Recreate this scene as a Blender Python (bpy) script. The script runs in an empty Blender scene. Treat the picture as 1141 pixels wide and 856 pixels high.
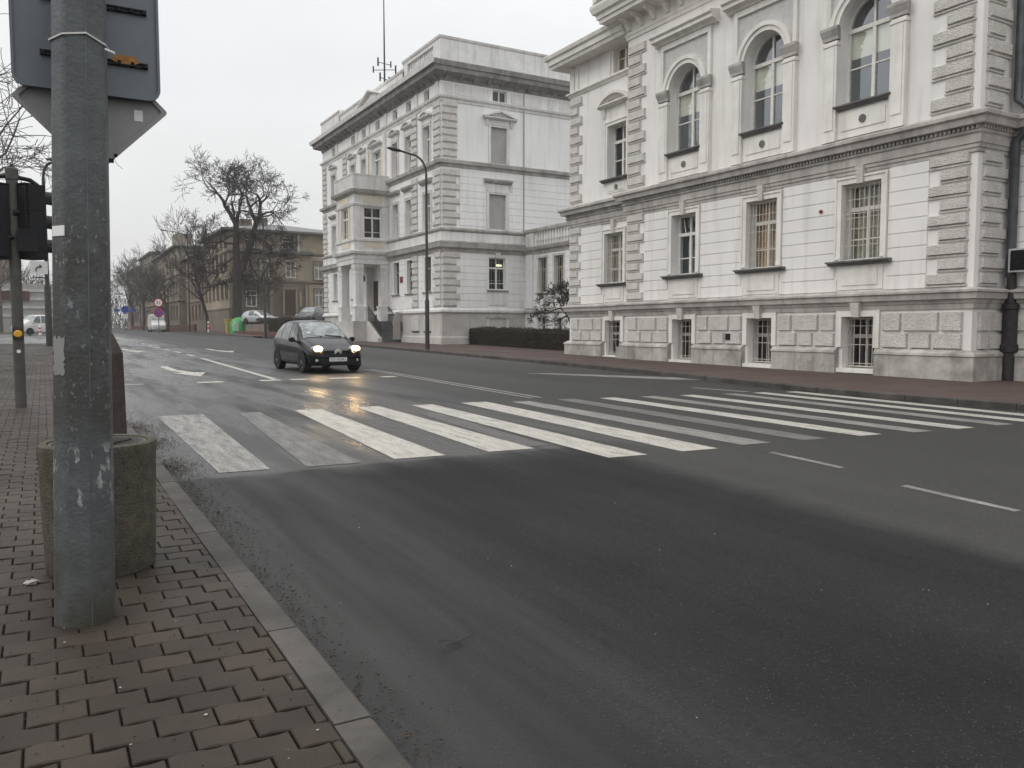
import bpy, bmesh, math, random
from math import sin, cos, pi, radians, atan2, sqrt
from mathutils import Vector, Matrix, noise
R = random.Random(7)
sc = bpy.context.scene
COL = sc.collection
# ------------------------------------------------------------------ camera
cam = bpy.data.cameras.new('camera'); camo = bpy.data.objects.new('camera', cam); COL.objects.link(camo)
cam.sensor_width = 36; cam.lens = 36*912/1141; cam.clip_end = 3000; cam.clip_start = .05
camo.location = (0, 0, 1.5)
camo.rotation_euler = (radians(90-3.889), 0, radians(-29.752))
sc.camera = camo
# ------------------------------------------------------------------ sky, sun, exposure
w = bpy.data.worlds.new('World'); sc.world = w; w.use_nodes = True
nt = w.node_tree; nt.nodes.clear()
N = nt.nodes.new; LK = nt.links.new
out = N('ShaderNodeOutputWorld'); mixs = N('ShaderNodeMixShader'); b1 = N('ShaderNodeBackground'); b2 = N('ShaderNodeBackground')
sky = N('ShaderNodeTexSky'); sky.sky_type = 'NISHITA'; sky.sun_disc = False
sky.sun_elevation = radians(42); sky.sun_rotation = radians(-75); sky.dust_density = 3
LK(sky.outputs[0], b1.inputs[0]); b1.inputs[1].default_value = .1
tc = N('ShaderNodeTexCoord'); sep = N('ShaderNodeSeparateXYZ'); ramp = N('ShaderNodeValToRGB')
LK(tc.outputs['Generated'], sep.inputs[0]); LK(sep.outputs[2], ramp.inputs[0])
e = ramp.color_ramp.elements
e[0].position = 0.0; e[0].color = (.70, .695, .685, 1)
e[1].position = 1.0; e[1].color = (1.9, 1.92, 1.95, 1)
for p_, c_ in ((.16, (.76, .765, .76)), (.38, (.86, .87, .88)), (.6, (1.35, 1.36, 1.38))):
    k_ = e.new(p_); k_.color = (*c_, 1)
nz = N('ShaderNodeTexNoise'); nz.inputs['Scale'].default_value = 1.7; nz.inputs['Detail'].default_value = 4
mp = N('ShaderNodeMapping'); mp.inputs['Scale'].default_value = (1, 1, 2.6); LK(tc.outputs['Generated'], mp.inputs[0]); LK(mp.outputs[0], nz.inputs[0])
mr = N('ShaderNodeMapRange'); mr.inputs[1].default_value = .3; mr.inputs[2].default_value = .7; mr.inputs[3].default_value = .90; mr.inputs[4].default_value = 1.07
LK(nz.outputs[0], mr.inputs[0])
vm = N('ShaderNodeVectorMath'); vm.operation = 'SCALE'; LK(ramp.outputs[0], vm.inputs[0]); LK(mr.outputs[0], vm.inputs['Scale'])
LK(vm.outputs[0], b2.inputs[0]); b2.inputs[1].default_value = 1.05
mixs.inputs[0].default_value = .93
LK(b1.outputs[0], mixs.inputs[1]); LK(b2.outputs[0], mixs.inputs[2]); LK(mixs.outputs[0], out.inputs[0])
sun = bpy.data.lights.new('sun', 'SUN'); sun.energy = .6; sun.angle = radians(25); sun.color = (1, .95, .88)
suno = bpy.data.objects.new('sun', sun); COL.objects.link(suno)
suno.rotation_euler = Vector((sin(radians(-75))*cos(radians(42)), cos(radians(-75))*cos(radians(42)), sin(radians(42)))).to_track_quat('Z', 'Y').to_euler()
sc.view_settings.view_transform = 'Standard'; sc.view_settings.look = 'None'
sc.view_settings.exposure = 0.12; sc.view_settings.gamma = 1

# ------------------------------------------------------------------ materials
def mat(name, c1, c2=None, scale=3., rough=.8, bump=0., bscale=40., metal=0., spec=.3, streak=0., streakc=None,
        island=0., spots=None, emit=None, emits=0., rough2=None, detail=6, bdist=.02, coords='Object', thresh=(.35, .65)):
    m = bpy.data.materials.new(name); m.use_nodes = True
    t = m.node_tree; n = t.nodes; l = t.links; p = n['Principled BSDF']
    p.inputs['Roughness'].default_value = rough; p.inputs['Metallic'].default_value = metal
    p.inputs['Specular IOR Level'].default_value = spec
    tcn = n.new('ShaderNodeTexCoord'); co = tcn.outputs[coords]
    c2 = c2 or c1
    nn = n.new('ShaderNodeTexNoise'); nn.inputs['Scale'].default_value = scale; nn.inputs['Detail'].default_value = detail; nn.inputs['Roughness'].default_value = .62
    l.new(co, nn.inputs[0])
    r = n.new('ShaderNodeMapRange'); r.inputs[1].default_value = thresh[0]; r.inputs[2].default_value = thresh[1]; l.new(nn.outputs[0], r.inputs[0])
    mx = n.new('ShaderNodeMix'); mx.data_type = 'RGBA'; l.new(r.outputs[0], mx.inputs[0])
    mx.inputs[6].default_value = (*c1, 1); mx.inputs[7].default_value = (*c2, 1)
    col = mx.outputs[2]
    if streak:
        mpn = n.new('ShaderNodeMapping'); mpn.inputs['Scale'].default_value = (2.5, 2.5, .22); l.new(co, mpn.inputs[0])
        n2 = n.new('ShaderNodeTexNoise'); n2.inputs['Scale'].default_value = 1.5; n2.inputs['Detail'].default_value = 7; l.new(mpn.outputs[0], n2.inputs[0])
        r2 = n.new('ShaderNodeMapRange'); r2.inputs[1].default_value = .5; r2.inputs[2].default_value = .78; r2.inputs[4].default_value = streak; l.new(n2.outputs[0], r2.inputs[0])
        m2 = n.new('ShaderNodeMix'); m2.data_type = 'RGBA'; l.new(r2.outputs[0], m2.inputs[0]); l.new(col, m2.inputs[6]); m2.inputs[7].default_value = (*(streakc or (.18, .17, .15)), 1)
        col = m2.outputs[2]
    if spots:
        sscale, samt, scol = spots
        n3 = n.new('ShaderNodeTexVoronoi'); n3.inputs['Scale'].default_value = sscale; l.new(co, n3.inputs[0])
        r3 = n.new('ShaderNodeMapRange'); r3.inputs[1].default_value = .38; r3.inputs[2].default_value = .12; r3.inputs[3].default_value = 0; r3.inputs[4].default_value = samt
        l.new(n3.outputs['Distance'], r3.inputs[0])
        m3 = n.new('ShaderNodeMix'); m3.data_type = 'RGBA'; l.new(r3.outputs[0], m3.inputs[0]); l.new(col, m3.inputs[6]); m3.inputs[7].default_value = (*scol, 1)
        col = m3.outputs[2]
    if island:
        g = n.new('ShaderNodeNewGeometry'); r4 = n.new('ShaderNodeMapRange'); r4.inputs[3].default_value = 1-island; r4.inputs[4].default_value = 1+island
        l.new(g.outputs['Random Per Island'], r4.inputs[0])
        v = n.new('ShaderNodeVectorMath'); v.operation = 'SCALE'; l.new(col, v.inputs[0]); l.new(r4.outputs[0], v.inputs['Scale']); col = v.outputs[0]
    l.new(col, p.inputs['Base Color'])
    if rough2 is not None:
        r5 = n.new('ShaderNodeMapRange'); r5.inputs[1].default_value = .35; r5.inputs[2].default_value = .65; r5.inputs[3].default_value = rough; r5.inputs[4].default_value = rough2
        n5 = n.new('ShaderNodeTexNoise'); n5.inputs['Scale'].default_value = scale*.6; n5.inputs['Detail'].default_value = 5; l.new(co, n5.inputs[0]); l.new(n5.outputs[0], r5.inputs[0]); l.new(r5.outputs[0], p.inputs['Roughness'])
    if bump:
        nb = n.new('ShaderNodeTexNoise'); nb.inputs['Scale'].default_value = bscale; nb.inputs['Detail'].default_value = 4; l.new(co, nb.inputs[0])
        bp = n.new('ShaderNodeBump'); bp.inputs['Strength'].default_value = bump; bp.inputs['Distance'].default_value = bdist
        l.new(nb.outputs[0], bp.inputs['Height']); l.new(bp.outputs[0], p.inputs['Normal'])
    if emit:
        p.inputs['Emission Color'].default_value = (*emit, 1); p.inputs['Emission Strength'].default_value = emits
    return m

def glassmat(name, tint=(.9, .95, .95), fac=.35, rough=.02):
    m = bpy.data.materials.new(name); m.use_nodes = True; t = m.node_tree; n = t.nodes; l = t.links; n.clear()
    o = n.new('ShaderNodeOutputMaterial'); mx = n.new('ShaderNodeMixShader'); tr = n.new('ShaderNodeBsdfTransparent'); gl = n.new('ShaderNodeBsdfGlossy')
    tr.inputs[0].default_value = (*tint, 1); gl.inputs['Roughness'].default_value = rough; gl.inputs['Color'].default_value = (.86, .9, .95, 1)
    fr = n.new('ShaderNodeLayerWeight'); fr.inputs[0].default_value = .5
    pw = n.new('ShaderNodeMath'); pw.operation = 'POWER'; pw.inputs[1].default_value = 4; l.new(fr.outputs['Facing'], pw.inputs[0])
    ad = n.new('ShaderNodeMath'); ad.operation = 'MULTIPLY_ADD'; ad.inputs[1].default_value = .8; ad.inputs[2].default_value = fac; ad.use_clamp = True; l.new(pw.outputs[0], ad.inputs[0])
    tcn = n.new('ShaderNodeTexCoord'); nn = n.new('ShaderNodeTexNoise'); nn.inputs['Scale'].default_value = 1.3; l.new(tcn.outputs['Object'], nn.inputs[0])
    bp = n.new('ShaderNodeBump'); bp.inputs['Strength'].default_value = .03; bp.inputs['Distance'].default_value = .02; l.new(nn.outputs[0], bp.inputs['Height']); l.new(bp.outputs[0], gl.inputs['Normal'])
    l.new(ad.outputs[0], mx.inputs[0]); l.new(tr.outputs[0], mx.inputs[1]); l.new(gl.outputs[0], mx.inputs[2]); l.new(mx.outputs[0], o.inputs[0])
    return m

MT = {}
MT['stucco'] = mat('stucco', (.79, .775, .75), (.71, .695, .67), .5, .9, .12, 60, streak=.55, streakc=(.50, .485, .455))
MT['trim'] = mat('trim_plaster', (.78, .76, .72), (.67, .65, .61), 1.6, .85, .12, 50, streak=.4, streakc=(.33, .31, .28))
MT['cornice'] = mat('weathered_cornice', (.50, .48, .45), (.32, .305, .285), 1.3, .85, .25, 40, streak=.6, streakc=(.15, .143, .13))
MT['cap'] = mat('lead_flashing', (.16, .16, .155), (.10, .10, .10), 2, .55, .1, 20)
MT['rust'] = mat('vermiculated_stone', (.68, .655, .62), (.56, .54, .505), 2.5, .95, .9, 30, spots=(24, .6, (.19, .18, .165)), bdist=.06)  # dark spots put the shade of the stone's pits into the colour
MT['quoinstone'] = mat('bossed_stucco', (.64, .615, .58), (.52, .50, .465), 3, .95, .8, 22, spots=(34, .35, (.22, .205, .19)), bdist=.04)
MT['plinth'] = mat('stained_plinth', (.50, .48, .445), (.26, .245, .22), 1.6, .9, .5, 30, streak=.6, streakc=(.14, .13, .12))
MT['plinth2'] = mat('flaking_plinth', (.56, .545, .52), (.40, .385, .36), .55, .9, .4, 20, streak=.45, streakc=(.40, .36, .27))
MT['stucco2'] = mat('pale_stucco', (.80, .795, .785), (.74, .735, .72), .35, .9, .1, 60, streak=.45, streakc=(.52, .51, .48))
MT['trim2'] = mat('grey_trim', (.74, .73, .71), (.62, .61, .59), 1.4, .85, .12, 50, streak=.45, streakc=(.28, .27, .25))
MT['cream'] = mat('cream_plaster', (.66, .60, .48), (.60, .55, .45), 1.2, .85, .1, 30)
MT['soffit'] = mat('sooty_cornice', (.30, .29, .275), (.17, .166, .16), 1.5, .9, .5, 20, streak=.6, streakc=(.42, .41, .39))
MT['winframe'] = mat('white_window_paint', (.74, .72, .67), (.62, .60, .56), 6, .5)
MT['greyframe'] = mat('grey_window_paint', (.40, .385, .35), (.28, .27, .24), 6, .6)  # greyer and darker than the white frames, for the basement windows
MT['brownframe'] = mat('brown_window_paint', (.30, .25, .19), (.24, .20, .15), 6, .5)
MT['glass'] = glassmat('window_glass', fac=.10)
MT['glassd'] = glassmat('dull_window_glass', fac=.07)
MT['glassa'] = glassmat('hall_window_glass', fac=.26)
MT['dark'] = mat('unlit_room_backing', (.030, .032, .033), (.055, .055, .052), 2, .9)  # shade of an unlit room, put into the colour of a backing sheet
MT['blind'] = mat('beige_blind', (.88, .82, .68), (.82, .76, .62), 3, .9)
MT['curtain'] = mat('tan_curtain', (.42, .36, .25), (.20, .17, .12), 9, .95, coords='Object')
MT['orange'] = mat('orange_curtain', (.52, .30, .13), (.30, .17, .08), 9, .95)
MT['wht'] = mat('white_panel', (.55, .55, .54), (.45, .45, .44), 2, .8)
MT['boarded'] = mat('blind_window_board', (.37, .355, .335), (.31, .30, .285), 1, .9)
MT['spandrel'] = mat('grey_spandrel', (.54, .54, .53), (.46, .46, .45), 6, .9, .3, 30)
MT['grille'] = mat('white_iron_grille', (.62, .60, .55), (.42, .38, .32), 20, .6)
MT['iron'] = mat('black_iron', (.028, .028, .03), (.05, .045, .042), 12, .55, .1, 30, metal=.3)
MT['pipe'] = mat('zinc_downpipe', (.10, .11, .115), (.055, .062, .065), 3, .5, .1, 20, metal=.3)
MT['roofmetal'] = mat('roof_sheet', (.10, .10, .10), (.16, .155, .15), .8, .5, .1, 6)
MT['galv'] = mat('galvanised_steel', (.125, .14, .15), (.085, .097, .105), 5, .55, .18, 60, metal=.3, streak=.5, streakc=(.06, .066, .068), spots=(7, .2, (.17, .19, .2)))
MT['poledirt'] = mat('rusty_grime', (.12, .115, .10), (.19, .19, .18), 7, .85, .5, 40, thresh=(.4, .6))
MT['paperbits'] = mat('torn_paper', (.42, .42, .40), (.16, .175, .18), 22, .9, .5, 60, thresh=(.42, .56))
MT['signback'] = mat('sign_aluminium', (.16, .175, .19), (.13, .145, .16), 2, .5, .06, 30, metal=.4)
MT['signback2'] = mat('grey_sign_back', (.27, .27, .265), (.23, .23, .225), 2, .55, .06, 30, metal=.3)
MT['signwhite'] = mat('sign_white', (.75, .75, .74), (.68, .68, .66), 5, .5)
MT['signred'] = mat('sign_red', (.55, .03, .03), (.45, .03, .03), 5, .5)
MT['signblue'] = mat('sign_blue', (.03, .08, .35), (.03, .07, .3), 5, .5)
MT['black'] = mat('matt_black', (.006, .0065, .008), (.010, .011, .013), 8, .6, spec=.25)
MT['kerb'] = mat('kerb_concrete', (.085, .078, .07), (.040, .037, .033), 2.2, .8, .35, 70, island=.1, spots=(90, .3, (.05, .048, .045)))
MT['paver'] = mat('concrete_pavers', (.050, .0385, .029), (.026, .0205, .016), 1.1, .66, .55, 120, island=.22, spots=(150, .35, (.03, .026, .024)), rough2=.5, spec=.2, bdist=.006)
MT['joint'] = mat('joint_sand', (.036, .032, .026), (.020, .019, .015), 6, .95, .4, 60)
MT['redwalk'] = mat('red_footway', (.088, .056, .049), (.062, .043, .038), .8, .85, .25, 90, spots=(60, .25, (.06, .045, .04)), rough2=.6)
MT['dirt'] = mat('bare_ground', (.06, .055, .042), (.045, .05, .03), .5, .95, .5, 8)
MT['bark'] = mat('dark_bark', (.055, .048, .042), (.035, .031, .028), 5, .9, .6, 20)
MT['bark_hazed'] = mat('hazed_grey_bark', (.095, .087, .078), (.062, .057, .051), 5, .9, .6, 20)  # grey bark lightened so that haze is painted into the tree colour
MT['hedge'] = mat('bare_hedge', (.030, .026, .019), (.05, .042, .03), 8, .95, island=.4)
MT['planter'] = mat('exposed_aggregate', (.10, .09, .068), (.055, .05, .038), 14, .9, .9, 90, spots=(75, .4, (.20, .185, .15)), bdist=.012)
MT['litterbin'] = mat('bin_liner_metal', (.05, .048, .045), (.09, .085, .08), 12, .6)
MT['postbrown'] = mat('brown_concrete', (.045, .035, .031), (.065, .052, .045), 9, .85, .4, 40)
MT['signalpole'] = mat('signal_pole_paint', (.085, .083, .076), (.06, .058, .052), 6, .7, .3, 40)
MT['lamppost'] = mat('dark_lamp_steel', (.055, .052, .05), (.035, .032, .03), 5, .6)
MT['yellow'] = mat('yellow_plastic', (.65, .36, .03), (.55, .3, .03), 5, .5)
MT['green'] = mat('green_fibreglass', (.06, .32, .10), (.05, .25, .08), 3, .45)
MT['palegreen'] = mat('pale_green_panel', (.38, .55, .40), (.3, .45, .33), 3, .6)
MT['ybin'] = mat('dull_yellow_bin', (.38, .31, .07), (.30, .24, .06), 3, .5)
MT['b3wall'] = mat('ochre_render', (.40, .335, .25), (.27, .23, .18), .35, .9, .2, 10, streak=.5, streakc=(.13, .11, .085))
MT['b3low'] = mat('brown_render', (.22, .185, .15), (.15, .128, .108), .5, .9, .2, 10, streak=.4, streakc=(.08, .07, .06))
MT['b4wall'] = mat('reddish_render', (.25, .195, .155), (.18, .145, .12), .4, .9, .2, 10)
MT['b5wall'] = mat('dull_tan_render', (.29, .26, .20), (.21, .19, .15), .4, .9, .2, 10)
MT['door'] = mat('brown_door', (.085, .05, .038), (.065, .04, .03), 5, .5)
MT['brickwall'] = mat('low_brick', (.13, .065, .05), (.09, .05, .04), 3, .9, .4, 20)
MT['paintblk'] = mat('car_paint_dark', (.006, .005, .006), (.008, .007, .008), 2, .16, spec=.3)
MT['paintsil'] = mat('car_paint_silver', (.42, .43, .44), (.40, .41, .42), 2, .3, spec=.5, metal=.3)
MT['paintdk'] = mat('car_paint_graphite', (.04, .042, .047), (.045, .047, .05), 2, .3, spec=.5)
MT['paintwht'] = mat('van_paint_white', (.60, .60, .58), (.5, .5, .48), 2, .35, spec=.5)
MT['tyre'] = mat('rubber', (.018, .018, .018), (.028, .027, .025), 20, .8)
MT['rim'] = mat('wheel_trim', (.28, .28, .29), (.2, .2, .2), 20, .4, metal=.5)
MT['carglass'] = mat('car_glass', (.07, .09, .088), (.20, .225, .215), 3.5, .06, spec=1.0, thresh=(.45, .6))  # paler patches in the colour stand for reflections on the windscreen
MT['carglassd'] = mat('car_glass_dark', (.03, .034, .035), (.13, .14, .14), 5, .04, spec=1.0)  # side and rear glass, light reflections painted in as paler patches
MT['chrome'] = mat('chrome', (.75, .75, .76), (.7, .7, .7), 20, .15, metal=.9)
MT['headlamp'] = mat('lit_headlamp', (.9, .8, .6), (.9, .8, .6), 5, .2, emit=(1, .66, .30), emits=75)
MT['lampglass'] = mat('lamp_glass', (.35, .35, .34), (.3, .3, .3), 5, .15)
MT['plate'] = mat('plate_white', (.7, .7, .68), (.6, .6, .6), 30, .5)
MT['tube'] = mat('lit_ceiling_tube', (.9, .85, .5), (.9, .85, .5), 5, .4, emit=(1, .9, .45), emits=3)
MT['leaf'] = mat('rotting_leaves', (.035, .025, .016), (.06, .045, .03), 20, .9, island=.5)
MT['butts'] = mat('pale_litter', (.42, .40, .36), (.3, .28, .25), 30, .9, island=.3)
MT['redsign'] = mat('red_plaque', (.22, .045, .04), (.17, .04, .035), 9, .6)

def roadmat(name):
    m = bpy.data.materials.new(name); m.use_nodes = True; t = m.node_tree; n = t.nodes; l = t.links; p = n['Principled BSDF']
    co = n.new('ShaderNodeTexCoord').outputs['Object']; s = n.new('ShaderNodeSeparateXYZ'); l.new(co, s.inputs[0])
    def noise_(sc, det=6, mp=None, rgh=.6):
        q = n.new('ShaderNodeTexNoise'); q.inputs['Scale'].default_value = sc; q.inputs['Detail'].default_value = det; q.inputs['Roughness'].default_value = rgh
        if mp: k = n.new('ShaderNodeMapping'); k.inputs['Scale'].default_value = mp; l.new(co, k.inputs[0]); l.new(k.outputs[0], q.inputs[0])
        else: l.new(co, q.inputs[0])
        return q.outputs[0]
    def mrng(x, a, b, c=0., d=1., sm=False):
        q = n.new('ShaderNodeMapRange'); q.inputs[1].default_value = a; q.inputs[2].default_value = b; q.inputs[3].default_value = c; q.inputs[4].default_value = d
        if sm: q.interpolation_type = 'SMOOTHSTEP'
        l.new(x, q.inputs[0]); return q.outputs[0]
    def mth(op, a, b):
        q = n.new('ShaderNodeMath'); q.operation = op
        for k, v in ((0, a), (1, b)):
            if isinstance(v, (int, float)): q.inputs[k].default_value = v
            else: l.new(v, q.inputs[k])
        return q.outputs[0]
    def mixc(f, a, b):
        q = n.new('ShaderNodeMix'); q.data_type = 'RGBA'; l.new(f, q.inputs[0])
        for k, v in ((6, a), (7, b)):
            if isinstance(v, tuple): q.inputs[k].default_value = (*v, 1)
            else: l.new(v, q.inputs[k])
        return q.outputs[2]
    X, Y = s.outputs[0], s.outputs[1]
    w1 = noise_(1.1, 5); wob = mrng(w1, .3, .7, -.3, .3)
    my = mrng(mth('ADD', Y, mth('MULTIPLY', wob, .35)), 8.22, 8.10); 
    # right edge of the resurfaced lane wanders between 5.1 and 5.6 m
    mxx = mrng(mth('ADD', mth('ADD', X, mth('MULTIPLY', wob, .30)), mth('MULTIPLY', mrng(Y, 3, 8, 0, 1), -.25)), 5.05, 5.60, 1, 0, True); patch = mth('MULTIPLY', my, mxx)
    big = noise_(.35, 6, (1, .25, 1)); fine = noise_(38, 6, None, .75); agg = n.new('ShaderNodeTexVoronoi'); agg.inputs['Scale'].default_value = 52; l.new(co, agg.inputs[0])
    base = mixc(mrng(big, .35, .65), (.037, .0355, .033), (.025, .024, .0228))
    # pale lengthwise streaks, growing stronger further up the street
    tr = mth('MULTIPLY', mrng(Y, 14, 30, 0, .8, True), mrng(noise_(.5, 3, (1.1, .02, 1)), .4, .62)); base = mixc(tr, base, (.082, .079, .074))
    pt = mixc(mrng(noise_(.7, 6), .35, .65), (.022, .022, .0215), (.0145, .0147, .0145))
    col = mixc(patch, base, pt)
    col = mixc(mrng(fine, .42, .62, 0, .62), col, (.008, .008, .008)); col = mixc(mrng(noise_(55, 3, None, .8), .60, .72, 0, .5), col, (.085, .083, .078))
    sp = mth('MULTIPLY', mrng(agg.outputs['Distance'], .26, .10, 0, 1), mrng(noise_(60, 2), .52, .6)); sp = mth('MULTIPLY', sp, mrng(patch, 0, 1, .75, .30))
    col = mixc(sp, col, (.22, .215, .20))
    # oil and damp staining beside the left kerb and in the lanes
    damp = mth('MULTIPLY', mrng(mth('ADD', X, wob), 1.3, 2.4, 1, 0, True), mrng(noise_(1.4, 6, (1, .5, 1)), .42, .58)); col = mixc(mth('MULTIPLY', damp, .75), col, (.014, .013, .012))
    oil = mrng(noise_(2.6, 6, (1.1, .8, 1)), .60, .72, 0, .45); col = mixc(oil, col, (.014, .014, .014))
    # thin cracks
    ck = n.new('ShaderNodeTexVoronoi'); ck.feature = 'DISTANCE_TO_EDGE'; ck.inputs['Scale'].default_value = .55
    av = n.new('ShaderNodeVectorMath'); av.operation = 'ADD'; nc = n.new('ShaderNodeTexNoise'); nc.inputs['Scale'].default_value = 2.2; nc.inputs['Detail'].default_value = 5; l.new(co, nc.inputs[0])
    l.new(co, av.inputs[0]); l.new(nc.outputs['Color'], av.inputs[1]); l.new(av.outputs[0], ck.inputs[0])
    crack = mth('MULTIPLY', mrng(ck.outputs['Distance'], .006, .003), mrng(noise_(.5, 3), .50, .58)); crack = mth('MULTIPLY', crack, mrng(patch, 0, 1, 1, .12)); col = mixc(mth('MULTIPLY', crack, .85), col, (.01, .01, .01))
    l.new(col, p.inputs['Base Color'])
    wet = mth('MULTIPLY', mrng(X, 8.5, 4.5, 0, 1, True), mrng(noise_(.9, 6, (1.4, .2, 1)), .34, .60)); wet = mth('MULTIPLY', wet, mrng(Y, 7.4, 8.6, .10, 1, True)); wk = mth('MULTIPLY', mrng(X, 3.0, 1.7, 0, 1, True), mrng(noise_(.8, 4, (1.6, .12, 1)), .25, .75)); wet = mth('MAXIMUM', wet, mth('MULTIPLY', wk, .9))
    rg_ = mrng(wet, 0, 1, .66, .20); rg_ = mth('ADD', rg_, mth('MULTIPLY', patch, .10)); l.new(rg_, p.inputs['Roughness'])
    l.new(mth('ADD', mrng(patch, 0, 1, .32, .10), mth('MULTIPLY', wet, .40)), p.inputs['Specular IOR Level'])
    bp = n.new('ShaderNodeBump'); bp.inputs['Strength'].default_value = .55; bp.inputs['Distance'].default_value = .006
    h = mth('ADD', noise_(150, 3), mth('MULTIPLY', mrng(agg.outputs['Distance'], .0, .4), .5)); l.new(h, bp.inputs['Height']); l.new(bp.outputs[0], p.inputs['Normal'])
    return m
MT['road'] = roadmat('asphalt')
def paintmat(name, wear, col=(.60, .58, .52)):
    m = mat(name, col, col, 2, .5, .4, 220, bdist=.005, spec=.5)
    t = m.node_tree; n = t.nodes; l = t.links; p = n['Principled BSDF']
    tcn = n.new('ShaderNodeTexCoord'); mpn = n.new('ShaderNodeMapping'); mpn.inputs['Scale'].default_value = (13, 1.6, 1); l.new(tcn.outputs['Object'], mpn.inputs[0])
    a = n.new('ShaderNodeTexNoise'); a.inputs['Scale'].default_value = .9; a.inputs['Detail'].default_value = 9; a.inputs['Roughness'].default_value = .72; l.new(mpn.outputs[0], a.inputs[0])
    b = n.new('ShaderNodeTexNoise'); b.inputs['Scale'].default_value = 60; b.inputs['Detail'].default_value = 3; l.new(tcn.outputs['Object'], b.inputs[0])
    ad = n.new('ShaderNodeMath'); ad.operation = 'MULTIPLY_ADD'; l.new(b.outputs[0], ad.inputs[0]); ad.inputs[1].default_value = 1.0; l.new(a.outputs[0], ad.inputs[2])
    r = n.new('ShaderNodeMapRange'); r.inputs[1].default_value = wear-.16; r.inputs[2].default_value = wear+.16; l.new(ad.outputs[0], r.inputs[0])
    mx = n.new('ShaderNodeMix'); mx.data_type = 'RGBA'; l.new(r.outputs[0], mx.inputs[0]); mx.inputs[6].default_value = (.045, .043, .041, 1); mx.inputs[7].default_value = (*col, 1)
    l.new(mx.outputs[2], p.inputs['Base Color'])
    return m
MT['p0'] = paintmat('road_paint', .88, (.44, .42, .365))
MT['p1'] = paintmat('worn_road_paint', .97, (.27, .26, .235))
MT['p2'] = paintmat('faded_road_paint', 1.04, (.18, .175, .16))
MT['p3'] = paintmat('ghost_road_paint', 1.05, (.11, .107, .10))

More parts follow.
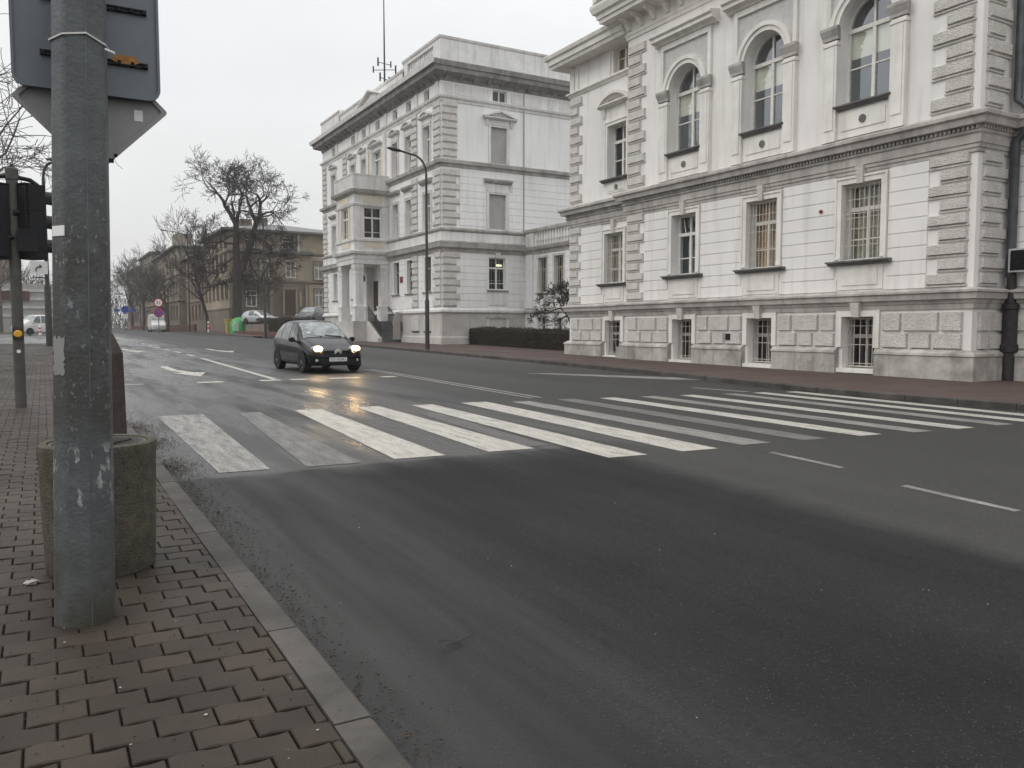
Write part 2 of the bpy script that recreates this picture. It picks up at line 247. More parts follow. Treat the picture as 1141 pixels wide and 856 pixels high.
# ------------------------------------------------------------------ object helpers
BASE = {}
def tag(o, label, cat, group=None):
    o['label'] = label; o['category'] = cat
    if group: o['group'] = group
    return o
def thing(name, label, cat, loc=(0, 0, 0), group=None, rz=0):
    o = bpy.data.objects.new(name, None); COL.objects.link(o); o.empty_display_size = .3
    o.location = loc; o.rotation_euler = (0, 0, rz); BASE[o.name] = Vector(loc)
    return tag(o, label, cat, group)
class MB:
    def __init__(s): s.v = []; s.f = []; s.marks = []
    def mark(s): s.marks.append((len(s.v), len(s.f)))
    def split(s, name, m, parent, **kw):
        M_ = [(0, 0)]+s.marks+[(len(s.v), len(s.f))]
        for (v0, f0), (v1, f1) in zip(M_, M_[1:]):
            if f1 > f0:
                b_ = MB(); b_.v = s.v[v0:v1]; b_.f = [tuple(i-v0 for i in f) for f in s.f[f0:f1]]; b_.build(name, m, parent, **kw)
    def add(s, vs, fs):
        k = len(s.v); s.v += [tuple(v) for v in vs]; s.f += [tuple(i+k for i in f) for f in fs]
    def box8(s, P):
        s.add(P, [(0, 3, 2, 1), (4, 5, 6, 7), (0, 1, 5, 4), (1, 2, 6, 5), (2, 3, 7, 6), (3, 0, 4, 7)])
    def wbox(s, x0, x1, y0, y1, z0, z1):
        s.box8([(x0, y0, z0), (x1, y0, z0), (x1, y1, z0), (x0, y1, z0), (x0, y0, z1), (x1, y0, z1), (x1, y1, z1), (x0, y1, z1)])
    def tube(s, pts, rads, n=8, cap=True):
        pts = [Vector(p) for p in pts]; k = len(s.v); ref = None
        for i, p in enumerate(pts):
            d = (pts[min(i+1, len(pts)-1)]-pts[max(i-1, 0)])
            if d.length < 1e-9: d = Vector((0, 0, 1))
            d.normalize()
            if ref is None: ref = d.orthogonal().normalized()
            ref = (ref-d*ref.dot(d)); ref = ref.normalized() if ref.length > 1e-6 else d.orthogonal().normalized()
            b = d.cross(ref); r = rads[i] if hasattr(rads, '__len__') else rads
            for j in range(n):
                a = 2*pi*j/n; q = p+(ref*cos(a)+b*sin(a))*r; s.v.append((q.x, q.y, q.z))
        for i in range(len(pts)-1):
            for j in range(n):
                a = k+i*n+j; b_ = k+i*n+(j+1) % n; s.f.append((a, b_, b_+n, a+n))
        if cap: s.f.append(tuple(k+j for j in range(n))[::-1]); s.f.append(tuple(k+(len(pts)-1)*n+j for j in range(n)))
    def lathe(s, c, prof, n=24, caps=True):
        k = len(s.v)
        for r, z in prof:
            for j in range(n):
                a = 2*pi*j/n; s.v.append((c[0]+r*cos(a), c[1]+r*sin(a), c[2]+z))
        for i in range(len(prof)-1):
            for j in range(n):
                a = k+i*n+j; b = k+i*n+(j+1) % n; s.f.append((a, b, b+n, a+n))
        if caps: s.f.append(tuple(k+j for j in range(n))[::-1]); s.f.append(tuple(k+(len(prof)-1)*n+j for j in range(n)))
    def ellip(s, c, r, n=12, m=8):
        k = len(s.v)
        for i in range(m+1):
            t = pi*i/m
            for j in range(n):
                a = 2*pi*j/n; s.v.append((c[0]+r[0]*sin(t)*cos(a), c[1]+r[1]*sin(t)*sin(a), c[2]+r[2]*cos(t)))
        for i in range(m):
            for j in range(n):
                a = k+i*n+j; b = k+i*n+(j+1) % n; s.f.append((a, a+n, b+n, b))
    # --- facade-frame shapes
    def box(s, F, u0, u1, z0, z1, d0, d1):
        s.box8([F(u0, z0, d0), F(u1, z0, d0), F(u1, z0, d1), F(u0, z0, d1), F(u0, z1, d0), F(u1, z1, d0), F(u1, z1, d1), F(u0, z1, d1)])
    def cbox(s, F, u0, u1, z0, z1, d0, d1, ins=.03):
        s.box8([F(u0, z0, d0), F(u1, z0, d0), F(u1, z1, d0), F(u0, z1, d0), F(u0+ins, z0+ins, d1), F(u1-ins, z0+ins, d1), F(u1-ins, z1-ins, d1), F(u0+ins, z1-ins, d1)])
    def prof(s, F, u0, u1, pr, e0=0, e1=0):
        n = len(pr)
        a = [F(u0-e0*d, z, d) for d, z in pr]; b = [F(u1+e1*d, z, d) for d, z in pr]
        fs = [(i, i+1, n+i+1, n+i) for i in range(n-1)]+[(n-1, 0, n, 2*n-1), tuple(range(n))[::-1], tuple(range(n, 2*n))]
        s.add(a+b, fs)
    def poly(s, F, pts, d0, d1):
        n = len(pts)
        s.add([F(u, z, d0) for u, z in pts]+[F(u, z, d1) for u, z in pts], [tuple(range(n))[::-1], tuple(range(n, 2*n))]+[(i, (i+1) % n, n+(i+1) % n, n+i) for i in range(n)])
    def arcband(s, F, uc, zc, r0, r1, a0, a1, d0, d1, n=18):
        for i in range(n):
            t0 = a0+(a1-a0)*i/n; t1 = a0+(a1-a0)*(i+1)/n
            q = [(uc+r*cos(t), zc+r*sin(t)) for r, t in ((r0, t0), (r1, t0), (r1, t1), (r0, t1))]
            s.box8([F(u, z, d0) for u, z in q]+[F(u, z, d1) for u, z in q])
    def wall(s, F, u0, u1, z0, z1, holes, rec=.3):
        H = [dict(u0=h[0], u1=h[1], z0=h[2], z1=h[3], arch=(len(h) > 4 and h[4])) for h in holes]
        us = {u0, u1}; zs = {z0, z1}
        for h in H:
            us |= {h['u0'], h['u1']}; zs |= {h['z0'], h['z1']}
            if h['arch']: h['zt'] = h['z1']+(h['u1']-h['u0'])/2; zs.add(h['zt'])
            else: h['zt'] = h['z1']
        us = sorted(u for u in us if u0-1e-6 <= u <= u1+1e-6); zs = sorted(z for z in zs if z0-1e-6 <= z <= z1+1e-6)
        for i in range(len(us)-1):
            for j in range(len(zs)-1):
                cu = (us[i]+us[i+1])/2; cz = (zs[j]+zs[j+1])/2
                if any(h['u0'] < cu < h['u1'] and h['z0'] < cz < h['zt'] for h in H): continue
                s.add([F(us[i], zs[j], 0), F(us[i+1], zs[j], 0), F(us[i+1], zs[j+1], 0), F(us[i], zs[j+1], 0)], [(0, 1, 2, 3)])
        for h in H:
            a, b, c, d = h['u0'], h['u1'], h['z0'], h['z1']
            L = [(a, c), (a, d)]
            if h['arch']:
                r = (b-a)/2; m = (a+b)/2; n = 16
                A = [(m-r*cos(pi*t/n), d+r*sin(pi*t/n)) for t in range(n+1)]
                for t in range(n):
                    p, q = A[t], A[t+1]
                    s.add([F(p[0], p[1], 0), F(q[0], q[1], 0), F(q[0], h['zt'], 0), F(p[0], h['zt'], 0)], [(0, 1, 2, 3)])
                L = [(a, c)]+A+[(b, c)]
            else: L = [(a, c), (a, d), (b, d), (b, c)]
            L.append(L[0])
            for p, q in zip(L, L[1:]):
                s.add([F(p[0], p[1], 0), F(q[0], q[1], 0), F(q[0], q[1], -rec-.1), F(p[0], p[1], -rec-.1)], [(0, 1, 2, 3)])
    def build(s, name, m, parent=None, smooth=False, local=False, kind=None, recalc=True, base=None, mats=None):
        me = bpy.data.meshes.new(name)
        off = Vector((0, 0, 0))
        if parent is not None and not local: off = BASE[parent.name]
        elif base is not None: off = Vector(base)
        me.from_pydata([(v[0]-off.x, v[1]-off.y, v[2]-off.z) for v in s.v], [], s.f)
        if recalc:
            bm = bmesh.new(); bm.from_mesh(me); bmesh.ops.recalc_face_normals(bm, faces=bm.faces); bm.to_mesh(me); bm.free()
        me.materials.append(MT[m] if isinstance(m, str) else m)
        if smooth:
            for p in me.polygons: p.use_smooth = True
        o = bpy.data.objects.new(name, me); COL.objects.link(o)
        if parent is not None: o.parent = parent; BASE[o.name] = Vector((0, 0, 0)) if local else off
        else:
            if base is not None: o.location = base
            BASE[o.name] = off
        if kind: o['kind'] = kind
        return o
def frame(ox, oy, U, Nn):
    return lambda u, z, d: (ox+U[0]*u+Nn[0]*d, oy+U[1]*u+Nn[1]*d, z)
def copy_tree(o, parent=None):
    c = o.copy(); COL.objects.link(c); c.parent = parent
    for ch in list(o.children): copy_tree(ch, c)
    return c
def smooth_by_angle(o, ang=35):
    me = o.data
    for p in me.polygons: p.use_smooth = True
    bm = bmesh.new(); bm.from_mesh(me)
    for e_ in bm.edges:
        e_.smooth = len(e_.link_faces) == 2 and e_.calc_face_angle(0) < radians(ang)
    bm.to_mesh(me); bm.free(); return o
def text_mesh(txt, size, ext=.002):
    c = bpy.data.curves.new('t', 'FONT'); c.body = txt; c.size = size; c.extrude = ext; c.align_x = 'CENTER'; c.align_y = 'CENTER'
    o = bpy.data.objects.new('t', c); COL.objects.link(o); bpy.context.view_layer.update()
    me = bpy.data.meshes.new_from_object(o.evaluated_get(bpy.context.evaluated_depsgraph_get()))
    bpy.data.objects.remove(o); return me

# ------------------------------------------------------------------ terrain
def gz(y):
    if y < 110: return .009*max(y, -60)
    return .99+.003*min(y-110, 190)
YS = [-60, -20, 0, 5, 10, 20, 30, 45, 60, 80, 95, 110, 140, 180, 240, 300]
def strip(poly_l, poly_r, dz, name, m, kind='structure'):
    """sheet between two polylines sampled at the same y values"""
    b = MB(); n = len(poly_l)
    for (x, y) in poly_l: b.v.append((x, y, gz(y)+dz))
    for (x, y) in poly_r: b.v.append((x, y, gz(y)+dz))
    b.f = [(i, n+i, n+i+1, i+1) for i in range(n-1)]
    return b.build(name, m, kind=kind, recalc=False)
def interp(pl, y):
    if y <= pl[0][1]: return pl[0][0]
    for (x0, y0), (x1, y1) in zip(pl, pl[1:]):
        if y0 <= y <= y1: return x0+(x1-x0)*(y-y0)/(y1-y0)
    return pl[-1][0]
RK = [(15.6, -60), (15.2, 0), (14.85, 7.0), (14.62, 9), (14.42, 11.2), (14.42, 12.4), (14.62, 13.8), (14.95, 16), (15.2, 19), (15.45, 23), (15.65, 27), (15.85, 32), (16.1, 38), (16.4, 47), (16.45, 59), (16.4, 76), (16.2, 95), (16.2, 140), (16, 300)]
b = MB()
ys = [-60, 0, 60, 110, 140, 200, 300, 900]; xs = [-700, -60, 0, 60, 700]
for y in ys:
    for x in xs: b.v.append((x, y, gz(y)-.06))
for j in range(len(ys)-1):
    for i in range(len(xs)-1):
        a = j*len(xs)+i; b.f.append((a, a+1, a+1+len(xs), a+len(xs)))
b.build('ground', 'dirt', kind='structure', recalc=False)
ry = sorted(set(YS+[p[1] for p in RK]))
strip([(1.0-.01, y) for y in ry], [(interp(RK, y)+.02, y) for y in ry], 0, 'road', 'road')
# side street on the left beyond the footway, and the one between the two palaces further up
strip([(-40, y) for y in (60, 70, 80, 97)], [(1.02, y) for y in (60, 70, 80, 97)], .004, 'side_street', 'road')
# right footway with real kerb
kw = .16
strip([(interp(RK, y)+kw, y) for y in ry if y <= 72], [(interp(RK, y)+30, y) for y in ry if y <= 72], .12, 'footway', 'redwalk')
strip([(interp(RK, y)+kw, y) for y in [76, 95, 110, 140, 180, 240, 300]], [(interp(RK, y)+30, y) for y in [76, 95, 110, 140, 180, 240, 300]], .10, 'footway', 'redwalk')
def kerbline(xf, y0, y1, width, h, side, name, step=1.0):
    b = MB(); y = y0
    while y < y1:
        ya, yb = y+.006, min(y+step, y1)-.006; j = R.uniform(-.004, .004); hz = R.uniform(-.004, .004)
        xa, xb = xf(ya)+j, xf(yb)+j; s = side*width
        za, zb = gz(ya)+h+hz, gz(yb)+h+hz; c = .018*side
        P = [(xa, ya, gz(ya)-.1), (xa+s, ya, gz(ya)-.1), (xb+s, yb, gz(yb)-.1), (xb, yb, gz(yb)-.1)]
        Q = [(xa, ya, za-.018), (xa+s, ya, za-.0), (xb+s, yb, zb-.0), (xb, yb, zb-.018)]
        T = [(xa+c, ya, za), (xb+c, yb, zb)]
        vs = P+Q+T
        b.add(vs, [(0, 1, 2, 3), (0, 4, 8, 5, 1), (1, 5, 6, 2), (2, 6, 9, 7, 3), (3, 7, 4, 0), (4, 7, 9, 8), (8, 9, 6, 5)]); y += step
    return b.build(name, 'kerb', kind='structure')
kerbline(lambda y: interp(RK, y), -10, 72, kw, .125, 1, 'kerb')
kerbline(lambda y: interp(RK, y), 76, 200, kw, .105, 1, 'kerb')
kerbline(lambda y: 1.0, -3.25, 56, .15, .075, -1, 'kerb')
# left footway: joint bed and interlocking wavy pavers
strip([(-30, y) for y in (-60, 0, 20, 40, 57)], [(.85, y) for y in (-60, 0, 20, 40, 57)], .052, 'footway_bed', 'joint')
b = MB()
PW, PH = .2, .15
def paver(x0, y0, fine):
    g = .0035; tz = R.uniform(-.0025, .0025); tx = R.uniform(-.012, .012); ty = R.uniform(-.012, .012)
    n = 8 if fine else 1
    x0_, x1_ = x0+g, min(x0+PW-g, .842)
    if x1_-x0_ < .02: return
    def wv(x): return .0085*sin(2*pi*(x-x0)/PW*1.0+pi*.25*0) if fine else 0
    lo = [(x0_+(x1_-x0_)*i/n, y0+g+wv(x0_+(x1_-x0_)*i/n)) for i in range(n+1)]
    hi = [(x0_+(x1_-x0_)*i/n, y0+PH-g+wv(x0_+(x1_-x0_)*i/n)) for i in range(n+1)]
    ring = lo+hi[::-1]; cx = sum(p[0] for p in ring)/len(ring); cy = sum(p[1] for p in ring)/len(ring)
    und = .012*noise.noise(Vector((cx*.8, cy*.5, 0)))
    def zz(x, y): return gz(y)+.075+und*0+.010*noise.noise(Vector((x*.9, y*.6, 2)))+tz+tx*(x-cx)+ty*(y-cy)
    m = len(ring); c = .004
    top = [(x+(cx-x)*.0+(-c if x > cx else c), y+(-c if y > cy else c), zz(x, y)) for x, y in ring]
    mid = [(x, y, zz(x, y)-.005) for x, y in ring]
    bot = [(x, y, gz(y)+.04) for x, y in ring]
    b.add(top+mid+bot, [tuple(range(m))]+[(i, m+i, m+(i+1) % m, (i+1) % m) for i in range(m)]+[(m+i, 2*m+i, 2*m+(i+1) % m, m+(i+1) % m) for i in range(m)])
row = 0; y = -2.0
while y < 56.9:
    xl = -4.0 if y < 25 else -6.0
    off = (PW/2 if row % 2 else 0)+.004*sin(row*.7)
    x = xl+off
    while x < .84:
        if not (-.10 < x-.02 < .18 and 4.2 < y < 4.4): pass
        paver(x, y, y < 11); x += PW
    y += PH; row += 1
b.build('footway_pavers', 'paver', kind='structure', recalc=False)

# ------------------------------------------------------------------ road markings
def mark(pts, m='p0', dz=.004):
    b = MB()
    b.v = [(x, y, gz(y)+dz) for x, y in pts]; b.f = [tuple(range(len(pts)))]
    a = sum(pts[i][0]*pts[(i+1) % len(pts)][1]-pts[(i+1) % len(pts)][0]*pts[i][1] for i in range(len(pts)))
    if a < 0: b.f = [b.f[0][::-1]]
    return b.build('road_marking', m, kind='structure', recalc=False)
ZN = [(1.46, 1.95, 8.37, 1.50, 2.18, 13.8, 'p1'), (2.31, 2.88, 8.30, 2.72, 3.05, 13.7, 'p2'), (3.28, 3.88, 8.32, 3.62, 4.08, 13.7, 'p0'),
      (4.42, 5.02, 8.28, 4.70, 5.12, 13.7, 'p0'), (5.40, 5.92, 7.28, 5.68, 6.09, 13.55, 'p0'), (6.42, 6.96, 7.24, 6.66, 7.18, 13.55, 'p0'),
      (7.42, 7.9, 7.28, 7.60, 7.98, 13.3, 'p1'), (8.40, 8.82, 7.2, 8.62, 9.0, 13.3, 'p2'), (9.42, 9.84, 7.12, 9.52, 9.9, 13.15, 'p0'),
      (10.4, 10.78, 7.0, 10.45, 10.82, 13.05, 'p1'), (11.3, 11.68, 6.94, 11.36, 11.74, 12.9, 'p0'), (12.25, 12.62, 6.9, 12.40, 12.76, 12.75, 'p1'),
      (13.05, 13.40, 6.8, 13.2, 13.55, 12.66, 'p0'), (13.85, 14.2, 6.7, 14.02, 14.36, 12.5, 'p0')]
for a, b_, yn, c, d, yf, m in ZN: mark([(a, yn), (b_, yn-.03), (d, yf), (c, yf+.02)], m)
mark([(5.0, 8.4), (5.32, 8.4), (5.6, 12.4), (5.3, 12.4)], 'p3', .003)
for y0, y1, x in ((3.62, 4.72, 6.80), (5.62, 6.70, 7.22)): mark([(x-.10, y0), (x+.0, y0), (x+.13, y1), (x+.03, y1)], 'p1')
mark([(5.04, 20.9), (5.20, 20.9), (5.52, 34.6), (5.36, 34.6)], 'p0')
for i in range(11):
    y0 = 36.6+i*3.9; mark([(5.42, y0), (5.56, y0), (5.60, y0+2.2), (5.46, y0+2.2)], 'p0')
for x in (8.28, 8.50): mark([(x, 13.8), (x+.10, 13.8), (x+.45, 24.5), (x+.35, 24.5)], 'p1')
mark([(12.2, 20.6), (12.9, 20.2), (15.16, 17.1), (15.05, 16.0), (14.3, 16.6)], 'p1'); mark([(12.9, 14.3), (13.05, 14.3), (13.4, 12.9), (13.2, 12.9)], 'p1')
for x0, x1 in ((1.5, 2.0), (3.2, 3.8), (4.68, 5.22), (5.45, 5.9), (6.45, 7.3), (7.9, 8.3)): mark([(x0, 20.75), (x1, 20.75), (x1, 21.15), (x0, 21.15)], 'p0' if x0 > 3 else 'p1')
def arrow(cx, y0, m='p0', s=1, flip=1):
    # bent deflection arrow pointing towards the viewer
    P = [(-.12, 5.6), (.12, 5.6), (.12, 3.4), (.42, 1.9), (.72, 1.9), (.28, 0), (-.20, 1.9), (.1, 1.9), (-.12, 3.2)]
    mark([(cx+flip*x*s, y0+y*s) for x, y in P], m)
arrow(3.35, 23.2); arrow(3.6, 42.0); arrow(7.5, 40.3, 'p0', 1.0); arrow(3.8, 62)
mark([(-8, 58.2), (1.0, 58.2), (1.0, 58.7), (-8, 58.7)], 'p0', .012)
mark([(-9, 70), (-1.2, 73), (-1.2, 74.6), (-9, 71.5)], 'p0', .02)

# ------------------------------------------------------------------ windows
def window(F, parent, uc, z0, z1, wd, rec=.28, arch=False, grille=None, back='dark', blind=0, trans=.68, low=.30, fm='winframe', gl='glass',
           sill=True, sillm='cap', vert=1, fw=.07, roomw=.9, tilt=False, mull=.05, sillext=.14, sillproj=.14):
    a, c = uc-wd/2, uc+wd/2; d0, d1 = -rec-.06, -rec; b = MB()
    b.box(F, a, a+fw, z0, z1, d0, d1); b.box(F, c-fw, c, z0, z1, d0, d1); b.box(F, a, c, z0, z0+fw, d0, d1+.005)
    zt = z0+(z1-z0)*trans if not arch else z1
    if trans < 1 or arch: b.box(F, a, c, zt-.055, zt+.055, d0, d1+.02)
    for i in range(vert):
        u = a+(c-a)*(i+1)/(vert+1); b.box(F, u-mull, u+mull, z0, zt, d0, d1+.012); b.box(F, u-.03, u+.03, zt, z1+((c-a)/2 if arch else 0)-.02, d0, d1+.006)
    if low: zl = z0+(zt-z0)*(low if not arch else .5); b.box(F, a, c, zl-.018, zl+.018, d0+.01, d1-.01)
    if arch: b.arcband(F, uc, z1, (c-a)/2-fw, (c-a)/2+.01, 0, pi, d0, d1)
    else: b.box(F, a, c, z1-fw, z1, d0, d1+.004)
    if tilt:
        for u in (a+.18, uc+.25):
            b.tube([F(u, zt+.06, d1), F(u+.16, z1-.1, d1-.05)], .02, 4)
    wo = b.build('window', fm, parent)
    b = MB()
    if arch:
        n = 20; r = (c-a)/2; pts = [(a, z0), (c, z0)]+[(uc+r*cos(pi*t/n), z1+r*sin(pi*t/n)) for t in range(n+1)]
        b.v = [F(u, z, d0+.02) for u, z in pts]; b.f = [tuple(range(len(pts)))]
    else: b.v = [F(a, z0, d0+.02), F(c, z0, d0+.02), F(c, z1, d0+.02), F(a, z1, d0+.02)]; b.f = [(0, 1, 2, 3)]
    b.build('pane', gl, wo)
    zb = z1+((c-a)/2 if arch else 0)
    bd = -rec-.18 if back in ('curtain', 'orange', 'wht') else -rec-.45
    b = MB()
    if back in ('curtain', 'orange', 'wht'):
        n = 44; A = []
        for i in range(n+1):
            u = a-.45+(c-a+.9)*i/n; A.append((u, bd+.035*sin(i*1.9)+.02*sin(i*.7)))
        b.v = [F(u, z0-.1, d) for u, d in A]+[F(u, zb+.1, d) for u, d in A]; b.f = [(i, i+1, n+2+i, n+1+i) for i in range(n)]
        b.build('curtain', back, wo, smooth=True, recalc=False)
    else:
        b.box(F, a-roomw, c+roomw, z0-.25, zb+.3, bd-.05, bd); b.build('room_backing', back, wo)  # flat backing sheet; where dark, it stands for the shade inside
    if blind:
        b = MB(); zz = z1-(z1-z0)*blind; b.box(F, a+.02, c-.02, zz, z1-.03, d0-.06, d0-.045); b.build('blind', 'blind', wo)
    if grille:
        b = MB(); nv, nh, gd = grille
        b.tube([F(a+.02, z0+.03, gd), F(a+.02, z1-.06, gd)], .02, 4); b.tube([F(c-.02, z0+.03, gd), F(c-.02, z1-.06, gd)], .02, 4)
        b.tube([F(a+.02, z0+.03, gd), F(c-.02, z0+.03, gd)], .02, 4); b.tube([F(a+.02, z1-.06, gd), F(c-.02, z1-.06, gd)], .02, 4)
        for i in range(1, nv): u = a+.02+(c-a-.04)*i/nv; b.tube([F(u, z0+.03, gd+.003), F(u, z1-.06, gd+.003)], .011, 4)
        for i in nh: zz = z0+(z1-z0)*i; b.tube([F(a+.02, zz, gd-.012), F(c-.02, zz, gd-.012)], .012, 4)
        b.build('grille', 'grille', wo)
    if sill:
        b = MB(); e_ = sillext; p = sillproj
        b.prof(F, a-e_, c+e_, [(-rec, z0-.10), (p*.5, z0-.12), (p*.7, z0-.06), (p, z0-.05), (p, z0-.012), (-rec, z0+.004)])
        b.build('sill', sillm, wo)
    return wo
def architrave(b, F, a, c, z0, z1, wv=.19, pr=.06):
    b.mark()
    for x0, x1 in ((a-wv+.004, a-.002), (c+.002, c+wv-.004)):
        b.box(F, x0, x1, z0, z1, -.001, pr)
    b.box(F, a-wv, a-wv+.05, z0, z1+wv, -.001, pr+.03); b.box(F, c+wv-.05, c+wv, z0, z1+wv, -.001, pr+.03)
    b.box(F, a-wv+.006, c+wv-.006, z1, z1+wv-.002, -.001, pr+.001); b.box(F, a-wv+.05, c+wv-.05, z1+wv-.05, z1+wv+.003, -.001, pr+.031)
def keystone(b, F, uc, z0, z1, wd=.2, pr=.16):
    w0, w1 = wd*.38, wd*.55; b.mark()
    b.box8([F(uc-w0, z0, 0), F(uc+w0, z0, 0), F(uc+w0, z0, pr*.7), F(uc-w0, z0, pr*.7), F(uc-w1, z1, 0), F(uc+w1, z1, 0), F(uc+w1, z1, pr), F(uc-w1, z1, pr)])
def courses(b, F, u0, u1, zs, blocks, gap=.028, pr=.028):
    """banded stucco: courses between z levels, interrupted by (ua, ub, za, zb)"""
    b.mark()
    for z0, z1 in zip(zs, zs[1:]):
        cuts = sorted((max(a, u0), min(c, u1)) for a, c, za, zb in blocks if za < z1-.02 and zb > z0+.02)
        u = u0; segs = []
        for a, c in cuts:
            if a > u: segs.append((u, a))
            u = max(u, c)
        if u < u1: segs.append((u, u1))
        for a, c in segs:
            if c-a > .05: b.box8([F(a, z0, 0), F(c, z0, 0), F(c, z1, 0), F(a, z1, 0), F(a, z0+gap, pr), F(c, z0+gap, pr), F(c, z1-.002, pr), F(a, z1-.002, pr)])
def quoins(F, uc, s, zs, lng, sht, st, parent, m='rust', pr=.09, gap=.075, base=.0, ph=0):
    b = MB()
    for i, (z0, z1) in enumerate(zip(zs, zs[1:])):
        L_ = lng if (i+ph) % 2 == 0 else sht
        a, c = sorted((uc+s*st, uc+s*L_))
        b.box(F, a-.02, c+.02, z0+gap*.35, z0+gap, base, base+pr*.55)
        b.cbox(F, a, c, z0+gap, z1-.012, base, base+pr+R.uniform(-.01, .01), .026)
    b.build('quoins', m, parent)
def lv(z0, p, n): return [z0+p*i for i in range(n+1)]
def pediment_seg(b, F, uc, hw, z, h, pr):
    n = 12; r = (hw*hw+h*h)/(2*h); zc = z+h-r; a = math.asin(hw/r)
    b.prof(F, uc-hw, uc+hw, [(0, z-.10), (pr*.6, z-.08), (pr, z-.02), (pr, z+.03), (0, z+.05)])
    b.arcband(F, uc, zc, r-.11, r, pi/2-a, pi/2+a, 0, pr+.02, n)
    b.arcband(F, uc, zc, r-.19, r-.11, pi/2-a*.93, pi/2+a*.93, 0, pr*.6, n)
def pediment_tri(b, F, uc, hw, z, h, pr):
    b.prof(F, uc-hw, uc+hw, [(0, z-.10), (pr*.6, z-.08), (pr, z-.02), (pr, z+.03), (0, z+.05)])
    for s in (-1, 1):
        q = [(uc+s*hw, z), (uc+s*hw, z+.11), (uc, z+h+.06), (uc, z+h-.06)]
        b.box8([F(u, zz, 0) for u, zz in q]+[F(u, zz, pr+.01) for u, zz in q])

# ------------------------------------------------------------------ courthouse (near palace)
XF = 19.4; YC = 11.65; YM = 25.15; YW = 29.6; XW = 19.8; XR = 20.75
court = thing('courthouse', 'large white stuccoed palace nearest the camera with tall arched upper windows and rough stone quoins', 'building', (XF, 18.4, gz(18)))
F1 = frame(XF, 0, (0, 1), (-1, 0)); FW = frame(XW, 0, (0, 1), (-1, 0)); FS = frame(0, YC, (1, 0), (0, -1)); FR = frame(XR, 0, (0, 1), (-1, 0)); FE = frame(0, YW, (1, 0), (0, 1)); FEM = frame(0, YM, (1, 0), (0, 1))
WC = [14.81, 18.36, 21.91]; WWC = 26.45
gw, bw, aw = 1.24, 1.02, 1.66
hm = [(c-gw/2, c+gw/2, 3.36, 5.45) for c in WC]+[(c-bw/2, c+bw/2, .40, 1.82) for c in WC]+[(c-aw/2, c+aw/2, 7.62, 9.68, True) for c in WC]
b = MB(); b.wall(F1, YC, YM, -.2, 14.2, hm, .40)
b.wall(FW, YM, YW, -.2, 12.6, [(WWC-.6, WWC+.6, 3.3, 5.28), (WWC-.5, WWC+.5, .42, 1.82), (26.3-.6, 26.3+.6, 7.42, 9.5), (26.1-.52, 26.1+.52, 11.5, 12.45)], .32)
b.wall(FS, XF, 34, -.2, 14.2, [], .3)
b.wall(FR, -6, YC, -.2, 13.2, [], .3)
b.wall(FE, XW, 34, -.2, 12.6, []); b.wall(FEM, XF, 34, -.2, 14.2, [])
b.add([(34, -6, -.2), (34, YW, -.2), (34, YW, 13), (34, -6, 13)], [(0, 1, 2, 3)]); b.add([(XR, -6, -.2), (34, -6, -.2), (34, -6, 13), (XR, -6, 13)], [(0, 1, 2, 3)])
b.build('wall', 'stucco', court, recalc=False)
b = MB(); b.add([(XF, YC, 14.2), (34, YC, 14.2), (34, YM, 14.2), (XF, YM, 14.2)], [(0, 1, 2, 3)]); b.add([(XR, -6, 13.1), (34, -6, 13.1), (34, YC, 13.1), (XR, YC, 13.1)], [(0, 1, 2, 3)])
b.add([(XW-.8, YM, 13.02), (XW-.8, YW+.75, 13.02), (27, YW-1, 14.6), (27, YM, 14.6)], [(0, 1, 2, 3)])
b.add([(XW+.01, YM, 12.59), (34, YM, 12.59), (34, YW, 12.59), (XW+.01, YW, 12.59)], [(0, 1, 2, 3)]); b.build('roof', 'roofmetal', court)
# banded ground-floor stucco
zc_ = lv(2.50, .362, 9)
blk = [(c-gw/2-.22, c+gw/2+.22, 3.1, 6) for c in WC]+[(c-gw/2-.12, c+gw/2+.12, 2.4, 3.35) for c in WC]
b = MB(); courses(b, F1, YC+1.22, YM-1.08, zc_, blk)
courses(b, FW, YM+.02, YW-.85, zc_, [(WWC-.84, WWC+.84, 3.05, 6), (WWC-.7, WWC+.7, 2.4, 3.35)])
courses(b, FR, -4, YC-.0, zc_, [])
b.split('banded_stucco', 'stucco', court)
# base
b = MB()
def baserun(F, u0, u1, cuts, e0=0, e1=0):
    u = u0; segs = []
    for a, c in cuts: segs.append((u, a)); u = c
    segs.append((u, u1))
    for i, (a, c) in enumerate(segs):
        b.mark(); b.prof(F, a, c, [(0, -.2), (.17, -.2), (.17, .80), (.20, .82), (.19, .88), (.05, .97), (0, .97)], e0 if i == 0 else 0, e1 if i == len(segs)-1 else 0)
baserun(F1, YC, YM, [(c-.62, c+.62) for c in WC], 1, 0)
baserun(FW, YM+.4, YW, [(WWC-.62, WWC+.62)], 0, 1); baserun(FS, XF, XR, [], 1, 0); baserun(FR, -6, YC-.2, [])
b.box(F1, YM-.02, YM+.42, -.2, .79, -.3, .16)
b.split('base_course', 'plinth', court)
b = MB()
for F, cs in ((F1, WC), (FW, [WWC])):
    for c in cs:
        b.mark(); b.box(F, c-.68, c-.51, .98, 1.98, 0, .07); b.box(F, c+.51, c+.68, .98, 1.98, 0, .07); b.box(F, c-.676, c+.676, 1.82, 1.979, 0, .072)
        b.box(F, c-.6, c+.6, .28, .40, 0, .13)
b.split('window_surround', 'trim', court)
b = MB()
